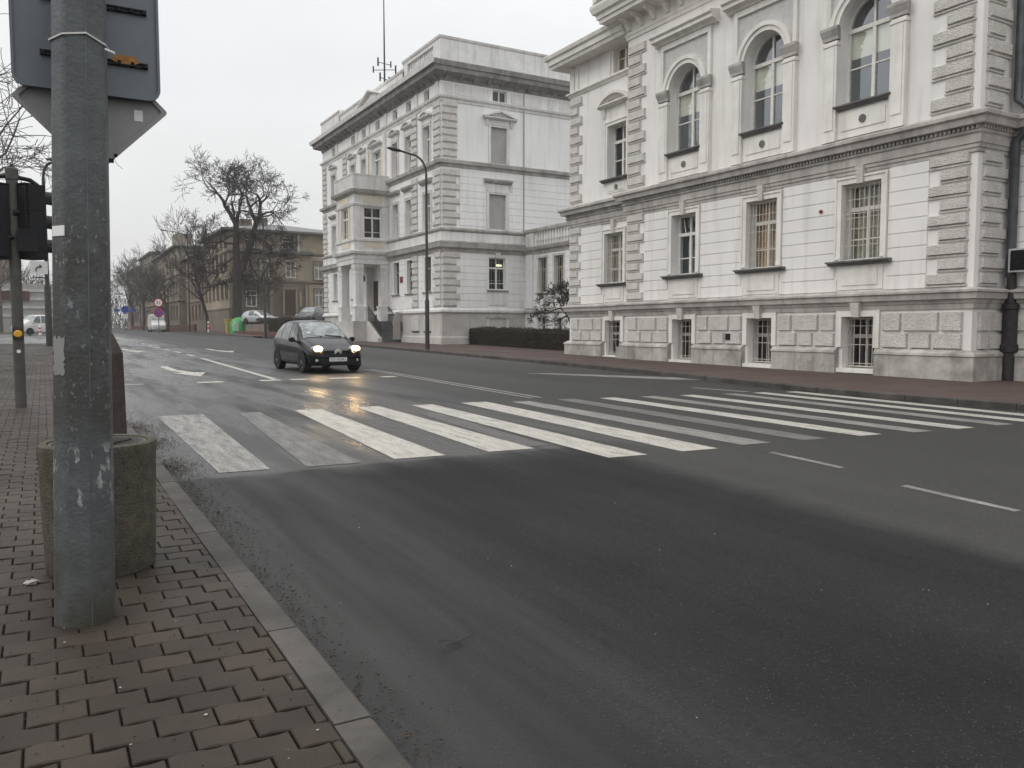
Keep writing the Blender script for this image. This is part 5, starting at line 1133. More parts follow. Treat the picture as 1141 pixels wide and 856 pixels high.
C3 = [(0, .34, .52, .56, .56, .60, .46), (.05, .26, .66, .60, .69, .655, .52), (.18, .21, .76, .64, .78, .72, .58), (.45, .19, .81, .71, .82, .84, .64), (.80, .19, .83, .80, .84, .955, .68), (1.0, .19, .83, .84, .845, 1.03, .67), (1.4, .19, .83, .87, .845, 1.30, .60), (1.78, .19, .83, .89, .845, 1.47, .58),
      (2.3, .19, .83, .91, .845, 1.535, .58), (2.9, .19, .83, .94, .84, 1.52, .58), (3.35, .20, .82, .97, .83, 1.45, .57), (3.60, .23, .80, .98, .80, 1.33, .56), (3.76, .28, .76, .92, .77, 1.05, .62), (3.84, .36, .66, .78, .68, .84, .56)]
# wheels tuck under, so lift sills a little
car = carlike('moving_car', 'dark compact hatchback with lit headlights driving toward the crossing', 'car', (7.34, 22.95, gz(24.5)), radians(2.5), C3, 'paintblk', (.70, 3.12), .30, ((1.0, 1.74), (3.42, 3.70)),
              [((1.18, 1.98), (1.62, 1.98)), ((2.04, 2.80), (2.04, 2.74)), ((2.86, 3.42), (2.80, 3.2))], lit=True)
b = MB()
for z in (.615, .575, .535): b.wbox(-.42, .42, -.012+.02*abs(z-.56), .06, z, z+.022)
b.build('grille', 'black', car, local=True)
b = MB(); b.wbox(-.55, .55, -.028, .06, .26, .40); b.wbox(-.70, .70, -.02, .1, .225, .25); b.build('lower_air_intake', 'black', car, local=True)
b = MB()
for z in (.60, .655):
    b.tube([(-.105, -.03, z-.045), (0, -.045, z+.03)], .013, 5); b.tube([(.105, -.03, z-.045), (0, -.045, z+.03)], .013, 5)
b.build('chevron_emblem', 'winframe', car, local=True)
b = MB(); b.wbox(-.26, .26, -.045, -.02, .335, .445); npl = b.build('number_plate', 'plate', car, local=True)
me = text_mesh('SO 1E24U', .105); me.transform(Matrix.Translation((0, -.047, .39)) @ Matrix.Rotation(pi/2, 4, 'X')); me.materials.append(MT['black'])
o = bpy.data.objects.new('plate_lettering', me); COL.objects.link(o); o.parent = npl; BASE[o.name] = Vector((0, 0, 0))
for sd in (1, -1):
    b = MB(); b.ellip((sd*.60, .045, .36), (.055, .04, .05), 10, 6); b.build('fog_light', 'lampglass', car, smooth=True, local=True)
    b = MB(); patch(b, C3, ((1.2, 3.1), (1.2, 3.1)), .295, .33, sd, .008, 16, 1); b.build('rubbing_strip', 'black', car, local=True)
    b = MB(); patch(b, C3, ((2.0, 2.015), (2.0, 2.015)), .14, .48, sd, .003, 1, 8); patch(b, C3, ((2.84, 2.855), (2.84, 2.855)), .2, .48, sd, .003, 1, 8); b.build('door_seam', 'black', car, local=True)
b = MB(); b.tube([(.5, 1.02, 1.045), (.0, 1.05, 1.075)], .012, 4); b.tube([(-.1, 1.02, 1.055), (-.58, 1.1, 1.06)], .012, 4); b.build('wiper', 'black', car, local=True)
b = MB(); b.box8([(-.52, 1.13, 1.13), (-.42, 1.13, 1.13), (-.42, 1.15, 1.135), (-.52, 1.15, 1.135), (-.52, 1.155, 1.18), (-.42, 1.155, 1.18), (-.42, 1.165, 1.18), (-.52, 1.165, 1.18)]); b.build('paper_ticket', 'signwhite', car, local=True)
EST = [(y*1.12, a, w1*1.03, z1, w2*1.04, z2, w3*1.05) for y, a, w1, z1, w2, z2, w3 in C3]
carlike('parked_car', 'silver hatchback parked behind the brown hedge', 'car', (22.0, 91, 1.96), radians(30), EST, 'paintsil', (.78, 3.45), .31, ((1.12, 1.95), (3.73, 4.05)), [((1.35, 2.2), (1.8, 2.2)), ((2.3, 3.1), (2.3, 3.05))], 'parked cars behind the hedge', hl=(.58, .15, .70))
SUV = [(y*1.2, a+.1, w1*1.08, z1*1.12, w2*1.08, z2*1.14, w3*1.12) for y, a, w1, z1, w2, z2, w3 in C3]
carlike('parked_car', 'dark tall estate car parked behind the hatchback next to the villa', 'car', (22.3, 81, 1.96), radians(-38), SUV, 'paintdk', (.85, 3.7), .34, ((1.2, 2.1), (4.0, 4.3)), [((1.45, 2.4), (1.95, 2.4)), ((2.5, 3.6), (2.5, 3.5))], 'parked cars behind the hedge', hl=(.6, .17, .82))
0 and carlike('parked_car', 'second dark car beside the tall estate, mostly hidden behind the moving car', 'car', (24.2, 80, 2.46), radians(40), SUV, 'paintdk', (.85, 3.7), .34, ((1.2, 2.1), (4.0, 4.3)), [((1.45, 2.4), (1.95, 2.4)), ((2.5, 3.6), (2.5, 3.5))], 'parked cars behind the hedge', hl=(.6, .17, .82))
VAN = [(0, .36, .70, .80, .74, .90, .62), (.10, .25, .86, .86, .88, 1.02, .72), (.6, .22, .93, 1.0, .95, 1.28, .80), (1.0, .22, .93, 1.05, .95, 1.55, .80), (1.5, .22, .93, 1.1, .95, 1.88, .78), (2.2, .22, .93, 1.1, .95, 1.96, .79), (3.5, .22, .93, 1.1, .95, 1.96, .79), (4.5, .22, .93, 1.1, .95, 1.93, .79), (4.8, .25, .90, 1.1, .92, 1.75, .76), (4.86, .35, .85, 1.0, .86, 1.3, .7)]
carlike('passenger_van', 'silver white passenger van stopped across the side street at the left', 'van', (-2.3, 92, gz(92)+.02), radians(-60), VAN, 'paintwht', (.85, 3.8), .33, ((.95, 1.5), (4.5, 4.75)), [((1.15, 1.9), (1.5, 1.9)), ((2.0, 3.2), (2.0, 3.2)), ((3.3, 4.4), (3.3, 4.35))], hl=(.68, .2, .88))
VAN2 = [(y, a, w1, z1, w2, z2*(1 if y < .7 else 1.22), w3*1.04) for y, a, w1, z1, w2, z2, w3 in VAN]
carlike('delivery_van', 'white high roofed van behind the round traffic signs', 'van', (13.4, 118, gz(118)), radians(0), VAN2, 'paintwht', (.85, 3.8), .34, ((.8, 1.5), (4.5, 4.75)), [((1.15, 1.9), (1.5, 1.9))], hl=(.68, .2, .88))

# ------------------------------------------------------------------ lamp posts, signs, signals
def lamp(label, x, y, h, arm, dz=.12, base_r=.11, top_r=.055, thick=2.4, name='street_lamp', ang=pi):
    t = thing(name, label, 'street lamp', (x, y, gz(y)+dz), 'arched street lamps'); z0 = gz(y)+dz
    b = MB(); b.tube([(x, y, z0-.1), (x, y, z0+thick), (x, y, z0+thick+.08), (x, y, z0+h-1.2)], [base_r, base_r, top_r*1.35, top_r], 12)
    ca, sa = cos(ang), sin(ang); P = []
    for i in range(9):
        a = pi/2*i/8; P.append((x+ca*arm*.55*(1-cos(a)), y+sa*arm*.55*(1-cos(a)), z0+h-1.2+.85*sin(a)))
    P.append((x+ca*arm, y+sa*arm, z0+h-.35+.12)); b.tube(P, top_r*.85, 10); smooth_by_angle(b.build('post', 'lamppost', t), 60)
    b = MB(); c = Vector((x+ca*(arm+.28), y+sa*(arm+.28), z0+h-.2)); b.ellip((0, 0, 0), (.40, .13, .085), 12, 8)
    M_ = Matrix.Translation(c) @ Matrix.Rotation(ang, 4, 'Z') @ Matrix.Rotation(-.12, 4, 'Y'); b.v = [tuple(M_ @ Vector(v)) for v in b.v]
    b.build('lamp_head', 'lamppost', t, smooth=True); return t
lamp('tall curved street lamp on the red footway before the white villa', 16.45, 37.2, 9.75, 1.35)
lamp('street lamp by the kerb in front of the brown hedge, right of the green container', 13.95+2.3, 70.3, 10.6, 1.2)
lamp('street lamp with long arm beyond the big bare tree, near the yellowish house', 16.5, 113, 13.0, 2.6)
lamp('street lamp at the left footway end behind the traffic signal', .28, 51.3, 10.2, -.8, .1, .17, .085, 3.2)
lamp('brown street lamp with tapered concrete foot behind the steel pole and stone bin', .485, 7.95, 8.2, 1.3, .07, .034, .026, .6, 'street_lamp')
lp = [o_ for o_ in COL.objects if o_.get('label', '').startswith('brown street lamp')][0]
b = MB(); z0 = gz(8.3)+.05
def sq(x, y, r, z): return [(x+r*a, y+r*c, z) for a, c in ((-1, -.55), (-.55, -1), (.55, -1), (1, -.55), (1, .55), (.55, 1), (-.55, 1), (-1, .55))]
rings = [sq(.49, 7.95, .128, z0), sq(.49, 7.95, .108, z0+1.16), sq(.49, 7.95, .036, z0+1.33)]
b.add(rings[0]+rings[1]+rings[2], [(i+8*k, (i+1) % 8+8*k, 8+(i+1) % 8+8*k, 8+i+8*k) for k in range(2) for i in range(8)]+[tuple(range(16, 24))]); b.build('concrete_foot', 'postbrown', lp)

# the big octagonal steel pole in the foreground
def polemat():
    m = mat('weathered_pole_paint', (.112, .121, .123), (.078, .085, .088), 6, .55, .22, 55, metal=.2, spots=(9, .15, (.16, .18, .19)))
    t = m.node_tree; n = t.nodes; l = t.links; p = n['Principled BSDF']; col = p.inputs['Base Color'].links[0].from_socket
    tcn = n.new('ShaderNodeTexCoord'); sp = n.new('ShaderNodeSeparateXYZ'); l.new(tcn.outputs['Object'], sp.inputs[0])
    def zone(pts):
        r_ = n.new('ShaderNodeValToRGB'); e = r_.color_ramp.elements; mr_ = n.new('ShaderNodeMath'); mr_.operation = 'MULTIPLY'; mr_.inputs[1].default_value = 1/3.
        l.new(sp.outputs[2], mr_.inputs[0]); l.new(mr_.outputs[0], r_.inputs[0])
        e[0].position = pts[0][0]/3; e[0].color = (pts[0][1],)*3+(1,); e[1].position = pts[-1][0]/3; e[1].color = (pts[-1][1],)*3+(1,)
        for z, v in pts[1:-1]: k = e.new(z/3); k.color = (v,)*3+(1,)
        return r_.outputs[0]
    def layer(col, zn, scale, lo, hi, c, mapz=1., detail=8, vx=1.):
        mp_ = n.new('ShaderNodeMapping'); mp_.inputs['Scale'].default_value = (vx, vx, mapz); l.new(tcn.outputs['Object'], mp_.inputs[0])
        nn = n.new('ShaderNodeTexNoise'); nn.inputs['Scale'].default_value = scale; nn.inputs['Detail'].default_value = detail; nn.inputs['Roughness'].default_value = .7; l.new(mp_.outputs[0], nn.inputs[0])
        r_ = n.new('ShaderNodeMapRange'); r_.inputs[1].default_value = lo; r_.inputs[2].default_value = hi; l.new(nn.outputs[0], r_.inputs[0])
        mu = n.new('ShaderNodeMath'); mu.operation = 'MULTIPLY'; l.new(r_.outputs[0], mu.inputs[0]); l.new(zn, mu.inputs[1])
        mx = n.new('ShaderNodeMix'); mx.data_type = 'RGBA'; l.new(mu.outputs[0], mx.inputs[0]); l.new(col, mx.inputs[6]); mx.inputs[7].default_value = (*c, 1); return mx.outputs[2]
    col = layer(col, zone([(0, 1), (.15, .8), (.45, .25), (.6, 0)]), 3, .3, .6, (.055, .05, .036))
    col = layer(col, zone([(.85, 0), (1.0, .8), (1.75, .8), (2.1, 0)]), 7, .34, .50, (.058, .057, .050), .8)
    col = layer(col, zone([(.85, 0), (1.05, .9), (1.8, .9), (2.1, .35), (2.2, 0)]), 34, .60, .66, (.22, .235, .235), .7, 4)
    col = layer(col, zone([(.85, 0), (1.0, .9), (1.6, 1), (2.1, 0)]), 20, .60, .70, (.03, .03, .028), 1.4)
    col = layer(col, zone([(.55, 0), (.60, 1), (.82, 1), (.88, 0)]), 16, .555, .60, (.30, .31, .30), .45, 5)
    l.new(col, p.inputs['Base Color'])
    return m
PXc, PYc = .130, 4.345; zb = gz(4.3)+.06
pole = thing('steel_pole', 'thick grey octagonal steel pole with peeled posters in the left foreground', 'pole', (PXc, PYc, zb))
vd = atan2(-PYc, -PXc)          # direction to viewer
def octr(z): return .1375-(.021*(z/3.2)) if z < 9 else .08
A8 = [vd+radians(a) for a in (-78+45*i for i in range(8))]
def opt(i, z, off=0): r = octr(z)+off; return (PXc+.022*z+r*cos(A8[i % 8]), PYc+r*sin(A8[i % 8]), zb+z)
b = MB(); zs = [-.1, 0, .25, .5, 1, 1.5, 2, 2.5, 3, 4, 5, 7, 9]
for z in zs:
    for i in range(8): b.v.append(opt(i, z))
for k in range(len(zs)-1):
    for i in range(8): b.f.append((k*8+i, k*8+(i+1) % 8, k*8+8+(i+1) % 8, k*8+8+i))
b.f.append(tuple(range(96, 104)))
shaft = b.build('shaft', polemat(), pole, recalc=True)
md = shaft.modifiers.new('bev', 'BEVEL'); md.width = .018; md.segments = 3; md.limit_method = 'ANGLE'; md.angle_limit = radians(30)
b = MB(); b.tube([opt(2, z, -.004) for z in (0, .8, 1.6, 2.4, 3.2, 5)], .0035, 5); b.build('weld_seam', 'galv', pole)
def facet_patch(i, t0, t1, z0, z1, m, name, off=.002, rough=0, seed=1, lab=None):
    rg = random.Random(seed); b = MB(); P = []
    n = 14 if rough else 1
    loop = [(t0+(t1-t0)*k/n, z0) for k in range(n)]+[(t1, z0+(z1-z0)*k/n) for k in range(n)]+[(t1-(t1-t0)*k/n, z1) for k in range(n)]+[(t0, z1-(z1-z0)*k/n) for k in range(n)]
    for t, z in loop:
        t += rg.uniform(-1, 1)*rough*.2; z += rg.uniform(-1, 1)*rough*.02
        a = Vector(opt(i, z, off)); c = Vector(opt(i+1, z, off)); P.append(a+(c-a)*t)
    d = (Vector(opt(i, 1))+Vector(opt(i+1, 1)))/2-Vector((PXc, PYc, zb+1)); d.z = 0; d.normalize()
    P = [p+d*.0015 for p in P]; n = len(P); b.add([tuple(p) for p in P]+[tuple(p-d*.004) for p in P], [tuple(range(n)), tuple(range(n, 2*n))[::-1]]+[(k, (k+1) % n, n+(k+1) % n, n+k) for k in range(n)])
    o = b.build(name, m, pole)
    if lab: o['label'] = lab
    return o

facet_patch(0, .12, .98, 1.82, 1.866, 'signwhite', 'sticker', .001)
facet_patch(0, .15, .9, 1.19, 1.36, 'signback2', 'sticker', .001, .4, 3)
b = MB()
P = [opt(i, 2.70+.012*(i % 3), .004) for i in range(8)]+[opt(0, 2.70, .004)]; b.tube(P, .005, 5); b.tube([opt(3, 2.68, .004), opt(3, 2.66, .05)], .006, 5); b.build('wire_tie', 'trim2', pole)
# square sign plate and diamond sign, seen from behind
def plate_pts(hw, hh, r, n=5):
    o = []
    for sx, sz, a0 in ((1, 1, 0), (-1, 1, 90), (-1, -1, 180), (1, -1, 270)):
        for i in range(n+1): a = radians(a0+90*i/n); o.append((sx*(hw-r)+r*cos(a), sz*(hh-r)+r*sin(a)))
    return o
YP = 4.56
FP = frame(0, YP, (1, 0), (0, -1))
sg = thing('road_sign', 'back of a grey square road sign clamped high on the steel pole', 'road sign', (.23, YP, 3.0))
b = MB(); b.poly(FP, [(.233+u, 2.985+z) for u, z in plate_pts(.322, .345, .055)], -.003, 0); 
o1 = plate_pts(.322, .345, .055); o2 = plate_pts(.310, .333, .045); n = len(o1)
b.add([FP(.233+u, 2.985+z, 0) for u, z in o1]+[FP(.233+u, 2.985+z, .014) for u, z in o1]+[FP(.233+u, 2.985+z, .014) for u, z in o2]+[FP(.233+u, 2.985+z, 0) for u, z in o2],
      [(k*n+i, k*n+(i+1) % n, (k+1)*n+(i+1) % n, (k+1)*n+i) for k in range(3) for i in range(n)])
b.build('plate', 'signback', sg)
b = MB(); b.box(FP, -.06, .53, 2.68, 3.28, -.006, -.0035); b.build('sign_face', 'signblue', sg)
b = MB()
for z in (2.80, 3.06):
    for u0, u1 in ((.03, .50),):
        b.box(FP, u0, u1, z-.006, z+.002, .002, .016); b.box(FP, u0, u1, z+.012, z+.018, .002, .016)
        for u in (.045, .10, .37, .43, .485): b.lathe((u, YP-.012, z-.004), [(.012, 0), (.012, .02)], 8)
b.build('clamp_rail', 'black', sg)
b = MB(); b.add([FP(.335+x, 2.815+z, .02) for x, z in ((0, 0), (.02, .025), (.06, .03), (.10, .028), (.125, 0), (.1, -.012), (.03, -.014))]+[FP(.335+x, 2.815+z, .012) for x, z in ((0, 0), (.02, .025), (.06, .03), (.10, .028), (.125, 0), (.1, -.012), (.03, -.014))], [tuple(range(7)), tuple(range(7, 14))]+[(i, (i+1) % 7, 7+(i+1) % 7, 7+i) for i in range(7)]); b.build('rusty_clip', mat('rust_orange', (.42, .2, .05), (.2, .11, .05), 30, .9), sg)
FD = frame(0, YP+.045, (1, 0), (0, -1))
dg = thing('road_sign', 'back of a light grey diamond sign mounted just below the square sign', 'road sign', (.25, YP+.045, 2.59))
dc = (.248, 2.60); hd = .345
def dia(h, r=.014, n=4):
    o = []
    for k in range(4):
        a0 = radians(90*k); cx_, cz_ = (h-r*1.414)*cos(a0), (h-r*1.414)*sin(a0)
        for i in range(n+1): a = a0+radians(-45+90*i/n); o.append((dc[0]+cx_+r*cos(a), dc[1]+cz_+r*sin(a)))
    return o
b = MB(); b.poly(FD, dia(hd), -.003, 0); o1 = dia(hd); o2 = dia(hd-.028); n = len(o1)
b.add([FD(u, z, 0) for u, z in o1]+[FD(u, z, .013) for u, z in o1]+[FD(u, z, .013) for u, z in o2]+[FD(u, z, .011) for u, z in o2], [(k*n+i, k*n+(i+1) % n, (k+1)*n+(i+1) % n, (k+1)*n+i) for k in range(3) for i in range(n)])
b.build('plate', 'signback2', dg)
b = MB(); b.poly(FD, [(dc[0]+(u-dc[0])*.95, dc[1]+(z-dc[1])*.95) for u, z in dia(hd)], -.006, -.0035); b.build('sign_face', 'yellow', dg)
b = MB(); b.box(FD, .435, .475, 2.545, 2.60, .001, .0025); b.build('label_sticker', 'signwhite', dg)
b = MB(); b.box(FD, .06, .44, 2.70, 2.74, .002, .02); b.box(FD, .30, .335, 2.325, 2.345, .002, .016); b.lathe((.345, YP+.03, 2.355), [(.008, 0), (.008, .014)], 8); b.build('clamp_rail', 'black', dg)

# exposed aggregate bin
zp = gz(5.15)+.068; pc = (.252, 5.23, zp)
bn = thing('stone_bin', 'round exposed aggregate concrete litter bin right behind the steel pole', 'litter bin', pc)
b = MB(); b.lathe(pc, [(.272, 0), (.285, .02), (.295, .3), (.304, .66), (.31, .70), (.306, .735), (.29, .745), (.262, .742), (.255, .72), (.25, .45)], 48, caps=False)
smooth_by_angle(b.build('concrete_drum', 'planter', bn), 50)
b = MB(); b.lathe(pc, [(.245, .50), (.245, .71), (.252, .735), (.240, .735), (.225, .70), (.22, .50), (.0, .48)], 40, caps=False); smooth_by_angle(b.build('metal_liner', 'litterbin', bn), 40)
b = MB(); b.tube([(pc[0]-.2, pc[1]-.06, zp+.72), (pc[0]-.05, pc[1]+.02, zp+.70), (pc[0]+.18, pc[1]+.10, zp+.73)], .008, 5); b.build('liner_handle', 'iron', bn)
b = MB(); b.ellip((-.10, 5.05, gz(5)+.088), (.035, .022, .012), 9, 6); b.v = [(x+R.uniform(-.009, .009), y+R.uniform(-.009, .009), z+R.uniform(-.004, .006)) for x, y, z in b.v]; o = b.build('crumpled_paper', 'butts', base=(-.09, 5.08, gz(5)+.08)); tag(o, 'crumpled pale paper on the pavers left of the stone bin', 'litter')

# traffic signal group seen from behind
TX, TY = -.352, 15.45; zt_ = gz(TY)+.07
tp = thing('traffic_signal', 'grey signal pole carrying two black traffic light heads seen from behind, at the left edge', 'traffic light', (TX, TY, zt_))
b = MB(); b.tube([(TX, TY, zt_-.05), (TX, TY, zt_+3.72)], .082, 16); b.lathe((TX, TY, zt_+3.66), [(.095, 0), (.095, .16), (.08, .18)], 14); smooth_by_angle(b.build('pole', 'signalpole', tp))
def head(cx, cy, rot, z0, wd, dp_, name):
    b = MB(); M_ = Matrix.Translation((cx, cy, 0)) @ Matrix.Rotation(rot, 4, 'Z')
    h = 1.18
    b.wbox(-wd/2, wd/2, -dp_/2, dp_/2, z0, z0+h)
    b.box8([(-wd/2+.02, -dp_/2-.05, z0+.03), (wd/2-.02, -dp_/2-.05, z0+.03), (wd/2-.02, -dp_/2, z0+.03), (-wd/2+.02, -dp_/2, z0+.03), (-wd/2+.02, -dp_/2-.05, z0+h-.03), (wd/2-.02, -dp_/2-.05, z0+h-.03), (wd/2-.02, -dp_/2, z0+h-.03), (-wd/2+.02, -dp_/2, z0+h-.03)])
    for k in range(4): b.wbox(-wd/2-.004, wd/2+.004, -dp_/2-.054, dp_/2+.004, z0+k*h/3-.008 if k else z0-.004, z0+k*h/3+.008)
    b.v = [tuple(M_ @ Vector(v)) for v in b.v]; hd_ = b.build(name, 'black', tp)
    for k in range(3):
        b = MB(); zc2 = z0+.2+k*.39; n = 12; q = []
        for y_, r_ in ((dp_/2, .145), (dp_/2+.24, .15)):
            for i in range(n+1): a = radians(-35+250*i/n); q.append((r_*cos(a), y_ if i > 0 else y_, zc2+r_*sin(a)))
        q2 = [(x*.95, y, zc2+(z-zc2)*.95) for x, y, z in q]
        b.v = q+q2; m_ = n+1
        b.f = [(i, i+1, m_+i+1, m_+i) for i in range(n)]+[(2*m_+i, 2*m_+i+1, 3*m_+i+1, 3*m_+i) for i in range(n)]+[(m_+i, m_+i+1, 3*m_+i+1, 3*m_+i) for i in range(n)]
        b.v = [tuple(M_ @ Vector(v)) for v in b.v]; b.build('visor', 'black', hd_)
head(-.12, 15.50, radians(-52), 2.62, .34, .30, 'signal_head'); head(-.64, 15.42, radians(30), 2.60, .36, .26, 'signal_head')
b = MB(); b.tube([(-.9, TY, 3.83), (-.6, TY+.02, 3.90), (-.35, TY, 3.92), (-.1, TY+.02, 3.88), (.0, TY, 3.80)], .035, 8); b.tube([(-.9, TY-.05, 2.92), (TX, TY-.09, 2.95)], .035, 8); b.tube([(TX, TY-.08, 3.34), (-.1, TY-.02, 3.34)], .05, 8)
b.wbox(-.30, -.02, TY-.2, TY-.08, 2.72, 3.08)
b.build('bracket', 'black', tp)
b = MB(); b.lathe((0, 0, 0), [(.062, 0), (.062, .04), (.045, .07)], 12); b.v = [(TX+x, TY-.075-z, 1.41+y) for x, y, z in b.v]; b.build('push_button', 'yellow', tp)
b = MB(); b.wbox(TX-.075, TX+.075, TY-.105, TY-.0, 1.33, 1.52); b.build('button_housing', 'postbrown', tp)
b = MB(); b.lathe((0, 0, 0), [(.03, 0), (.03, .006)], 10); b.v = [(TX+x, TY-.083-z, 1.13+y) for x, y, z in b.v]; b.build('round_sticker', 'signwhite', tp)

# turn arrow sign on the lamp at the end of the footway
FA = frame(0, 51.1, (1, 0), (0, -1))
ts = thing('turn_sign', 'white square sign with dark right turn arrow beside the left street lamp', 'road sign', (-.1, 51.1, 4.7))
b = MB(); b.box(FA, -.50, .33, 4.42, 5.10, -.02, 0); b.build('plate', 'signwhite', ts)
b = MB(); b.tube([FA(-.22, 4.55, .005), FA(-.22, 4.68, .005), FA(-.16, 4.78, .005), FA(-.04, 4.82, .005)], .04, 4); b.poly(FA, [(-.06, 4.70), (.08, 4.82), (-.06, 4.94)], 0, .01); b.build('arrow', 'door', ts)
b = MB(); b.box(FA, -.4, .3, 4.2, 4.26, -.06, -.02); b.build('bracket', 'iron', ts)
def bollard(label, x, y, h=1.0, dz=.1):
    z0 = gz(y)+dz; t = thing('bollard', label, 'bollard', (x, y, z0), 'red and white bollards')
    b = MB(); b.lathe((x, y, z0), [(.11, 0), (.10, h*.9), (.05, h)], 10); b.build('post', 'signwhite', t)
    for k in range(2): b = MB(); b.lathe((x, y, z0), [(.116, h*(.28+.34*k)), (.114, h*(.45+.34*k))], 10); b.build('red_band', 'signred', t)
bollard('red and white bollard in front of the white van, left one', -1.75, 88, .9); bollard('red and white bollard in front of the white van, right one beside the lamp', -.25, 86, .9)
bollard('tall red and white bollard between the green container and the far lamp', 17.3, 104, 1.35)
# round signs down the street
rs = thing('sign_post', 'signpost with a red ringed round sign over a blue and red no stopping sign', 'road sign', (11.6, 102.5, gz(102)))
FG = frame(0, 102.4, (1, 0), (0, -1)); SX = 11.62; SZ = 4.45
b = MB(); b.tube([(SX, 102.5, .9), (SX, 102.5, 5.6)], .05, 6); b.build('post', 'galv', rs)
def disc_(u, z, r, d0, d1, n=28): return [(u+r*cos(2*pi*i/n), z+r*sin(2*pi*i/n)) for i in range(n)]
b = MB(); b.poly(FG, disc_(SX, SZ, .50, 0, 0), 0, .02); pr_ = b.build('prohibition_disc', 'signred', rs)
b = MB(); b.poly(FG, disc_(SX, SZ, .39, 0, 0), .02, .03); b.build('white_field', 'signwhite', pr_)
me = text_mesh('31', .52, .004); me.transform(Matrix.Translation((SX-0, 102.4-.036, SZ)) @ Matrix.Rotation(pi/2, 4, 'X')); me.materials.append(MT['black'])
me.transform(Matrix.Translation(-Vector(rs.location))); o = bpy.data.objects.new('sign_figures', me); COL.objects.link(o); o.parent = pr_; BASE[o.name] = Vector(rs.location)
b = MB(); b.poly(FG, disc_(SX, SZ-1.15, .54, 0, 0), 0, .02); pr2 = b.build('no_stopping_disc', 'signred', rs)
b = MB(); b.poly(FG, disc_(SX, SZ-1.15, .44, 0, 0), .02, .03); b.build('blue_field', 'signblue', pr2)
b = MB()
for s in (1, -1): b.box8([FG(SX+x, SZ-1.15+z*s, d) for d in (.03, .04) for x, z in ((-.34, -.27), (-.27, -.34), (.34, .27), (.27, .34))])
b.build('red_cross', 'signred', pr2)
rs2 = thing('sign_post', 'distant signpost with small blue round sign and white plate under the far trees', 'road sign', (10.0, 130, gz(130)))
FG2 = frame(0, 129.9, (1, 0), (0, -1)); b = MB(); b.tube([(10.3, 130, .9), (10.3, 130, 4.6)], .05, 6); b.build('post', 'galv', rs2)
b = MB(); b.poly(FG2, disc_(10.3, 4.2, .5, 0, 0), 0, .02); b.build('round_sign', 'signblue', rs2); b = MB(); b.box(FG2, 9.95, 10.65, 2.9, 3.5, 0, .02); b.build('white_plate', 'signwhite', rs2)
b = MB(); b.box(FG2, 8.9, 9.6, 3.9, 4.3, 0, .02); b.box(FG2, 11.0, 11.7, 3.9, 4.4, 0, .02); b.build('blue_plate', 'signblue', rs2)

# green igloo recycling container and the yellow bin behind it
gc = (19.25, 95.5, gz(95.5)+.10)
ig = thing('recycling_igloo', 'bright green dome shaped bottle bank on the footway by the big tree', 'recycling container', gc)
b = MB(); b.lathe(gc, [(1.12, 0), (1.12, .12), (1.04, .14), (1.06, .7), (.98, 1.15), (.78, 1.5), (.48, 1.72), (.2, 1.8), (.0, 1.81)], 32, caps=False); smooth_by_angle(b.build('dome', 'green', ig), 50)
b = MB(); b.poly(frame(0, 0, (1, 0), (0, -1)), [(gc[0]-.9+.0, gc[2]+.25), (gc[0]-.35, gc[2]+.2), (gc[0]-.3, gc[2]+1.25), (gc[0]-.62, gc[2]+1.35), (gc[0]-.92, gc[2]+.9)], -(gc[1]-.62), -(gc[1]-1.05)); b.build('label_panel', 'palegreen', ig)
b = MB(); b.lathe((gc[0], gc[1], gc[2]+1.78), [(.12, 0), (.12, .1), (.03, .14)], 10); b.build('lifting_eye', 'iron', ig)
yb = thing('yellow_bin', 'dull yellow waste container half hidden behind the green dome', 'waste container', (18.3, 97.2, gc[2]))
b = MB(); b.box8([(18.15, 96.7, gc[2]), (19.2, 96.7, gc[2]), (19.2, 97.8, gc[2]), (18.15, 97.8, gc[2]), (18.05, 96.6, gc[2]+1.5), (19.3, 96.6, gc[2]+1.5), (19.3, 97.9, gc[2]+1.5), (18.05, 97.9, gc[2]+1.5)]); b.build('body', 'ybin', yb)
b = MB(); b.wbox(18.02, 19.33, 96.55, 97.95, gc[2]+1.5, gc[2]+1.62); b.build('lid', 'ybin', yb)

# ------------------------------------------------------------------ debris
b = MB(); rg = random.Random(5)
for i in range(7000):
    c_ = rg.random()
    if c_ < .55: y = rg.choice((rg.gauss(8.9, .35), rg.gauss(10.8, .4), rg.gauss(12.3, .5), rg.uniform(5.5, 16))); x = 1.02+abs(rg.gauss(0, .18))
    elif c_ < .8: y = rg.uniform(1.5, 9); x = 1.0+abs(rg.gauss(0, .12))
    else: y = rg.uniform(1.5, 9); x = rg.uniform(-2, .9)
    onp = x < 1.0; z = gz(y)+(.080 if onp else .008); s = rg.uniform(.002, .0075)*(1.0 if not onp else .6); a = rg.uniform(0, 6.28)
    p = [(x+s*1.6*cos(a), y+s*1.6*sin(a), z+rg.uniform(0, .006)), (x+s*.6*cos(a+1.6), y+s*.6*sin(a+1.6), z+.004+rg.uniform(0, .004)), (x-s*1.5*cos(a), y-s*1.5*sin(a), z+rg.uniform(0, .004)), (x+s*.6*cos(a-1.6), y+s*.6*sin(a-1.6), z)]
    b.add(p, [(0, 1, 2, 3)])
o = b.build('leaf_litter', 'leaf', kind='stuff', recalc=False); o['label'] = 'dark wet leaf litter and grit along the left kerb'; o['category'] = 'leaf litter'
b = MB()
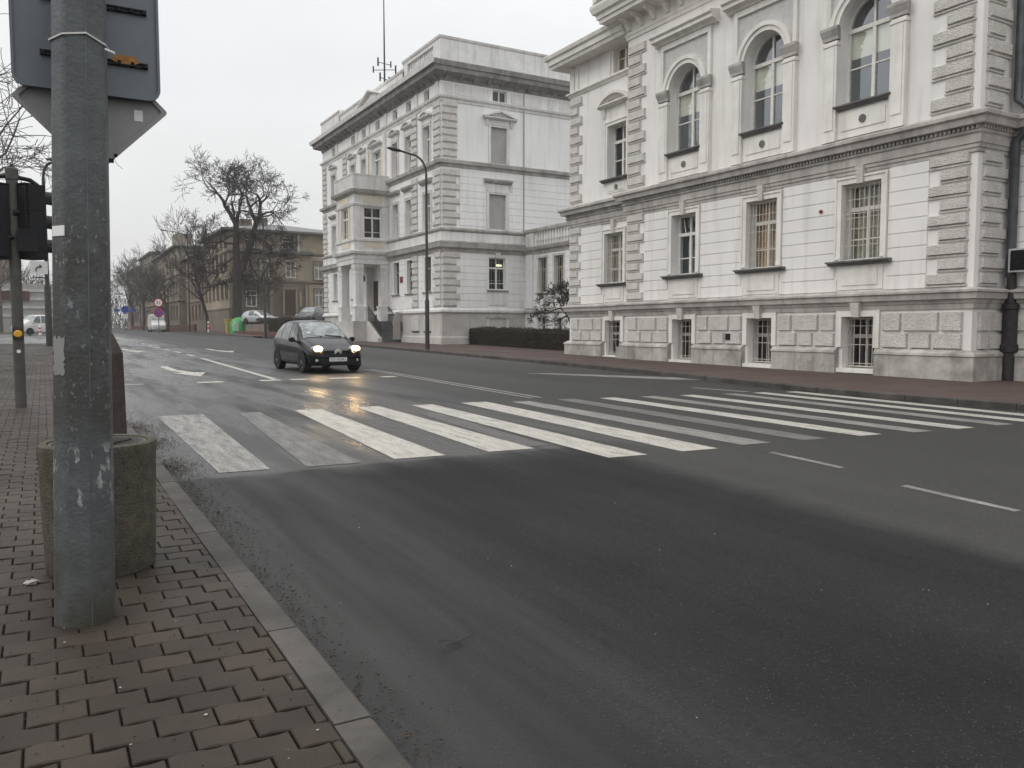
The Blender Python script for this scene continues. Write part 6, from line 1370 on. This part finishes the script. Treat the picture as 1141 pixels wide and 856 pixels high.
for i in range(90):
    onp = rg.random() < .75; y = rg.uniform(2.0, 7.5); x = rg.uniform(-1.2, .95) if onp else rg.uniform(1.1, 5)
    s = rg.uniform(.0015, .0045)*(1.6 if rg.random() < .12 else 1); z = gz(y)+(.083 if onp else .010); b.ellip((x, y, z), (s*rg.uniform(.7, 1.6), s, s*.4), 6, 4)
o = b.build('litter_specks', 'butts', kind='stuff'); o['label'] = 'tiny pale bits of litter scattered on pavers and asphalt'; o['category'] = 'litter'
b = MB(); 
g_ = MB(); rq = random.Random(77)
for i in range(20000):
    y = 1.5+7*rq.random()**1.4; x = rq.uniform(1.05, 11); s_ = rq.uniform(.0009, .0022)*(1.3 if rq.random() < .04 else 1); z = gz(y)+.001; a = rq.uniform(0, 6.28)
    q = [(x+s_*cos(a+k*2.09), y+s_*1.3*sin(a+k*2.09), z) for k in range(3)]+[(x, y, z+s_*.9)]
    g_.add(q, [(0, 1, 3), (1, 2, 3), (2, 0, 3)])
o = g_.build('road_grit', mat('pale_grit', (.22, .21, .195), (.06, .058, .055), 40, .9, island=.5), kind='stuff', recalc=False); o['label'] = 'fine pale stone grit scattered over the near asphalt'; o['category'] = 'grit'
tx, ty = 1.62, 3.35; zz = gz(ty)+.016
for a, l_ in ((.3, .14), (1.0, .08), (2.4, .09), (3.5, .13), (4.6, .05)): b.tube([(tx, ty, zz), (tx+l_*.5*cos(a), ty+l_*.5*sin(a), zz+.006), (tx+l_*cos(a+.2), ty+l_*sin(a+.2), zz)], .003, 4)
o = b.build('fallen_twig', 'bark', base=(tx, ty, zz)); tag(o, 'small dark fallen twig lying on the asphalt near the kerb', 'twig')

# ------------------------------------------------------------------ thin winter mist
hm_ = bpy.data.materials.new('winter_mist'); hm_.use_nodes = True; hn = hm_.node_tree.nodes; hl_ = hm_.node_tree.links; hn.clear()
ho = hn.new('ShaderNodeOutputMaterial'); hv = hn.new('ShaderNodeVolumePrincipled'); hv.inputs['Color'].default_value = (.93, .94, .95, 1); hv.inputs['Density'].default_value = .0005; hv.inputs['Anisotropy'].default_value = .2
hl_.new(hv.outputs[0], ho.inputs['Volume'])
b = MB(); b.wbox(-750, 750, -75, 940, -2.0, 36); o = b.build('haze', hm_, kind='stuff'); o['label'] = 'thin pale winter mist over the whole street'; o['category'] = 'haze'
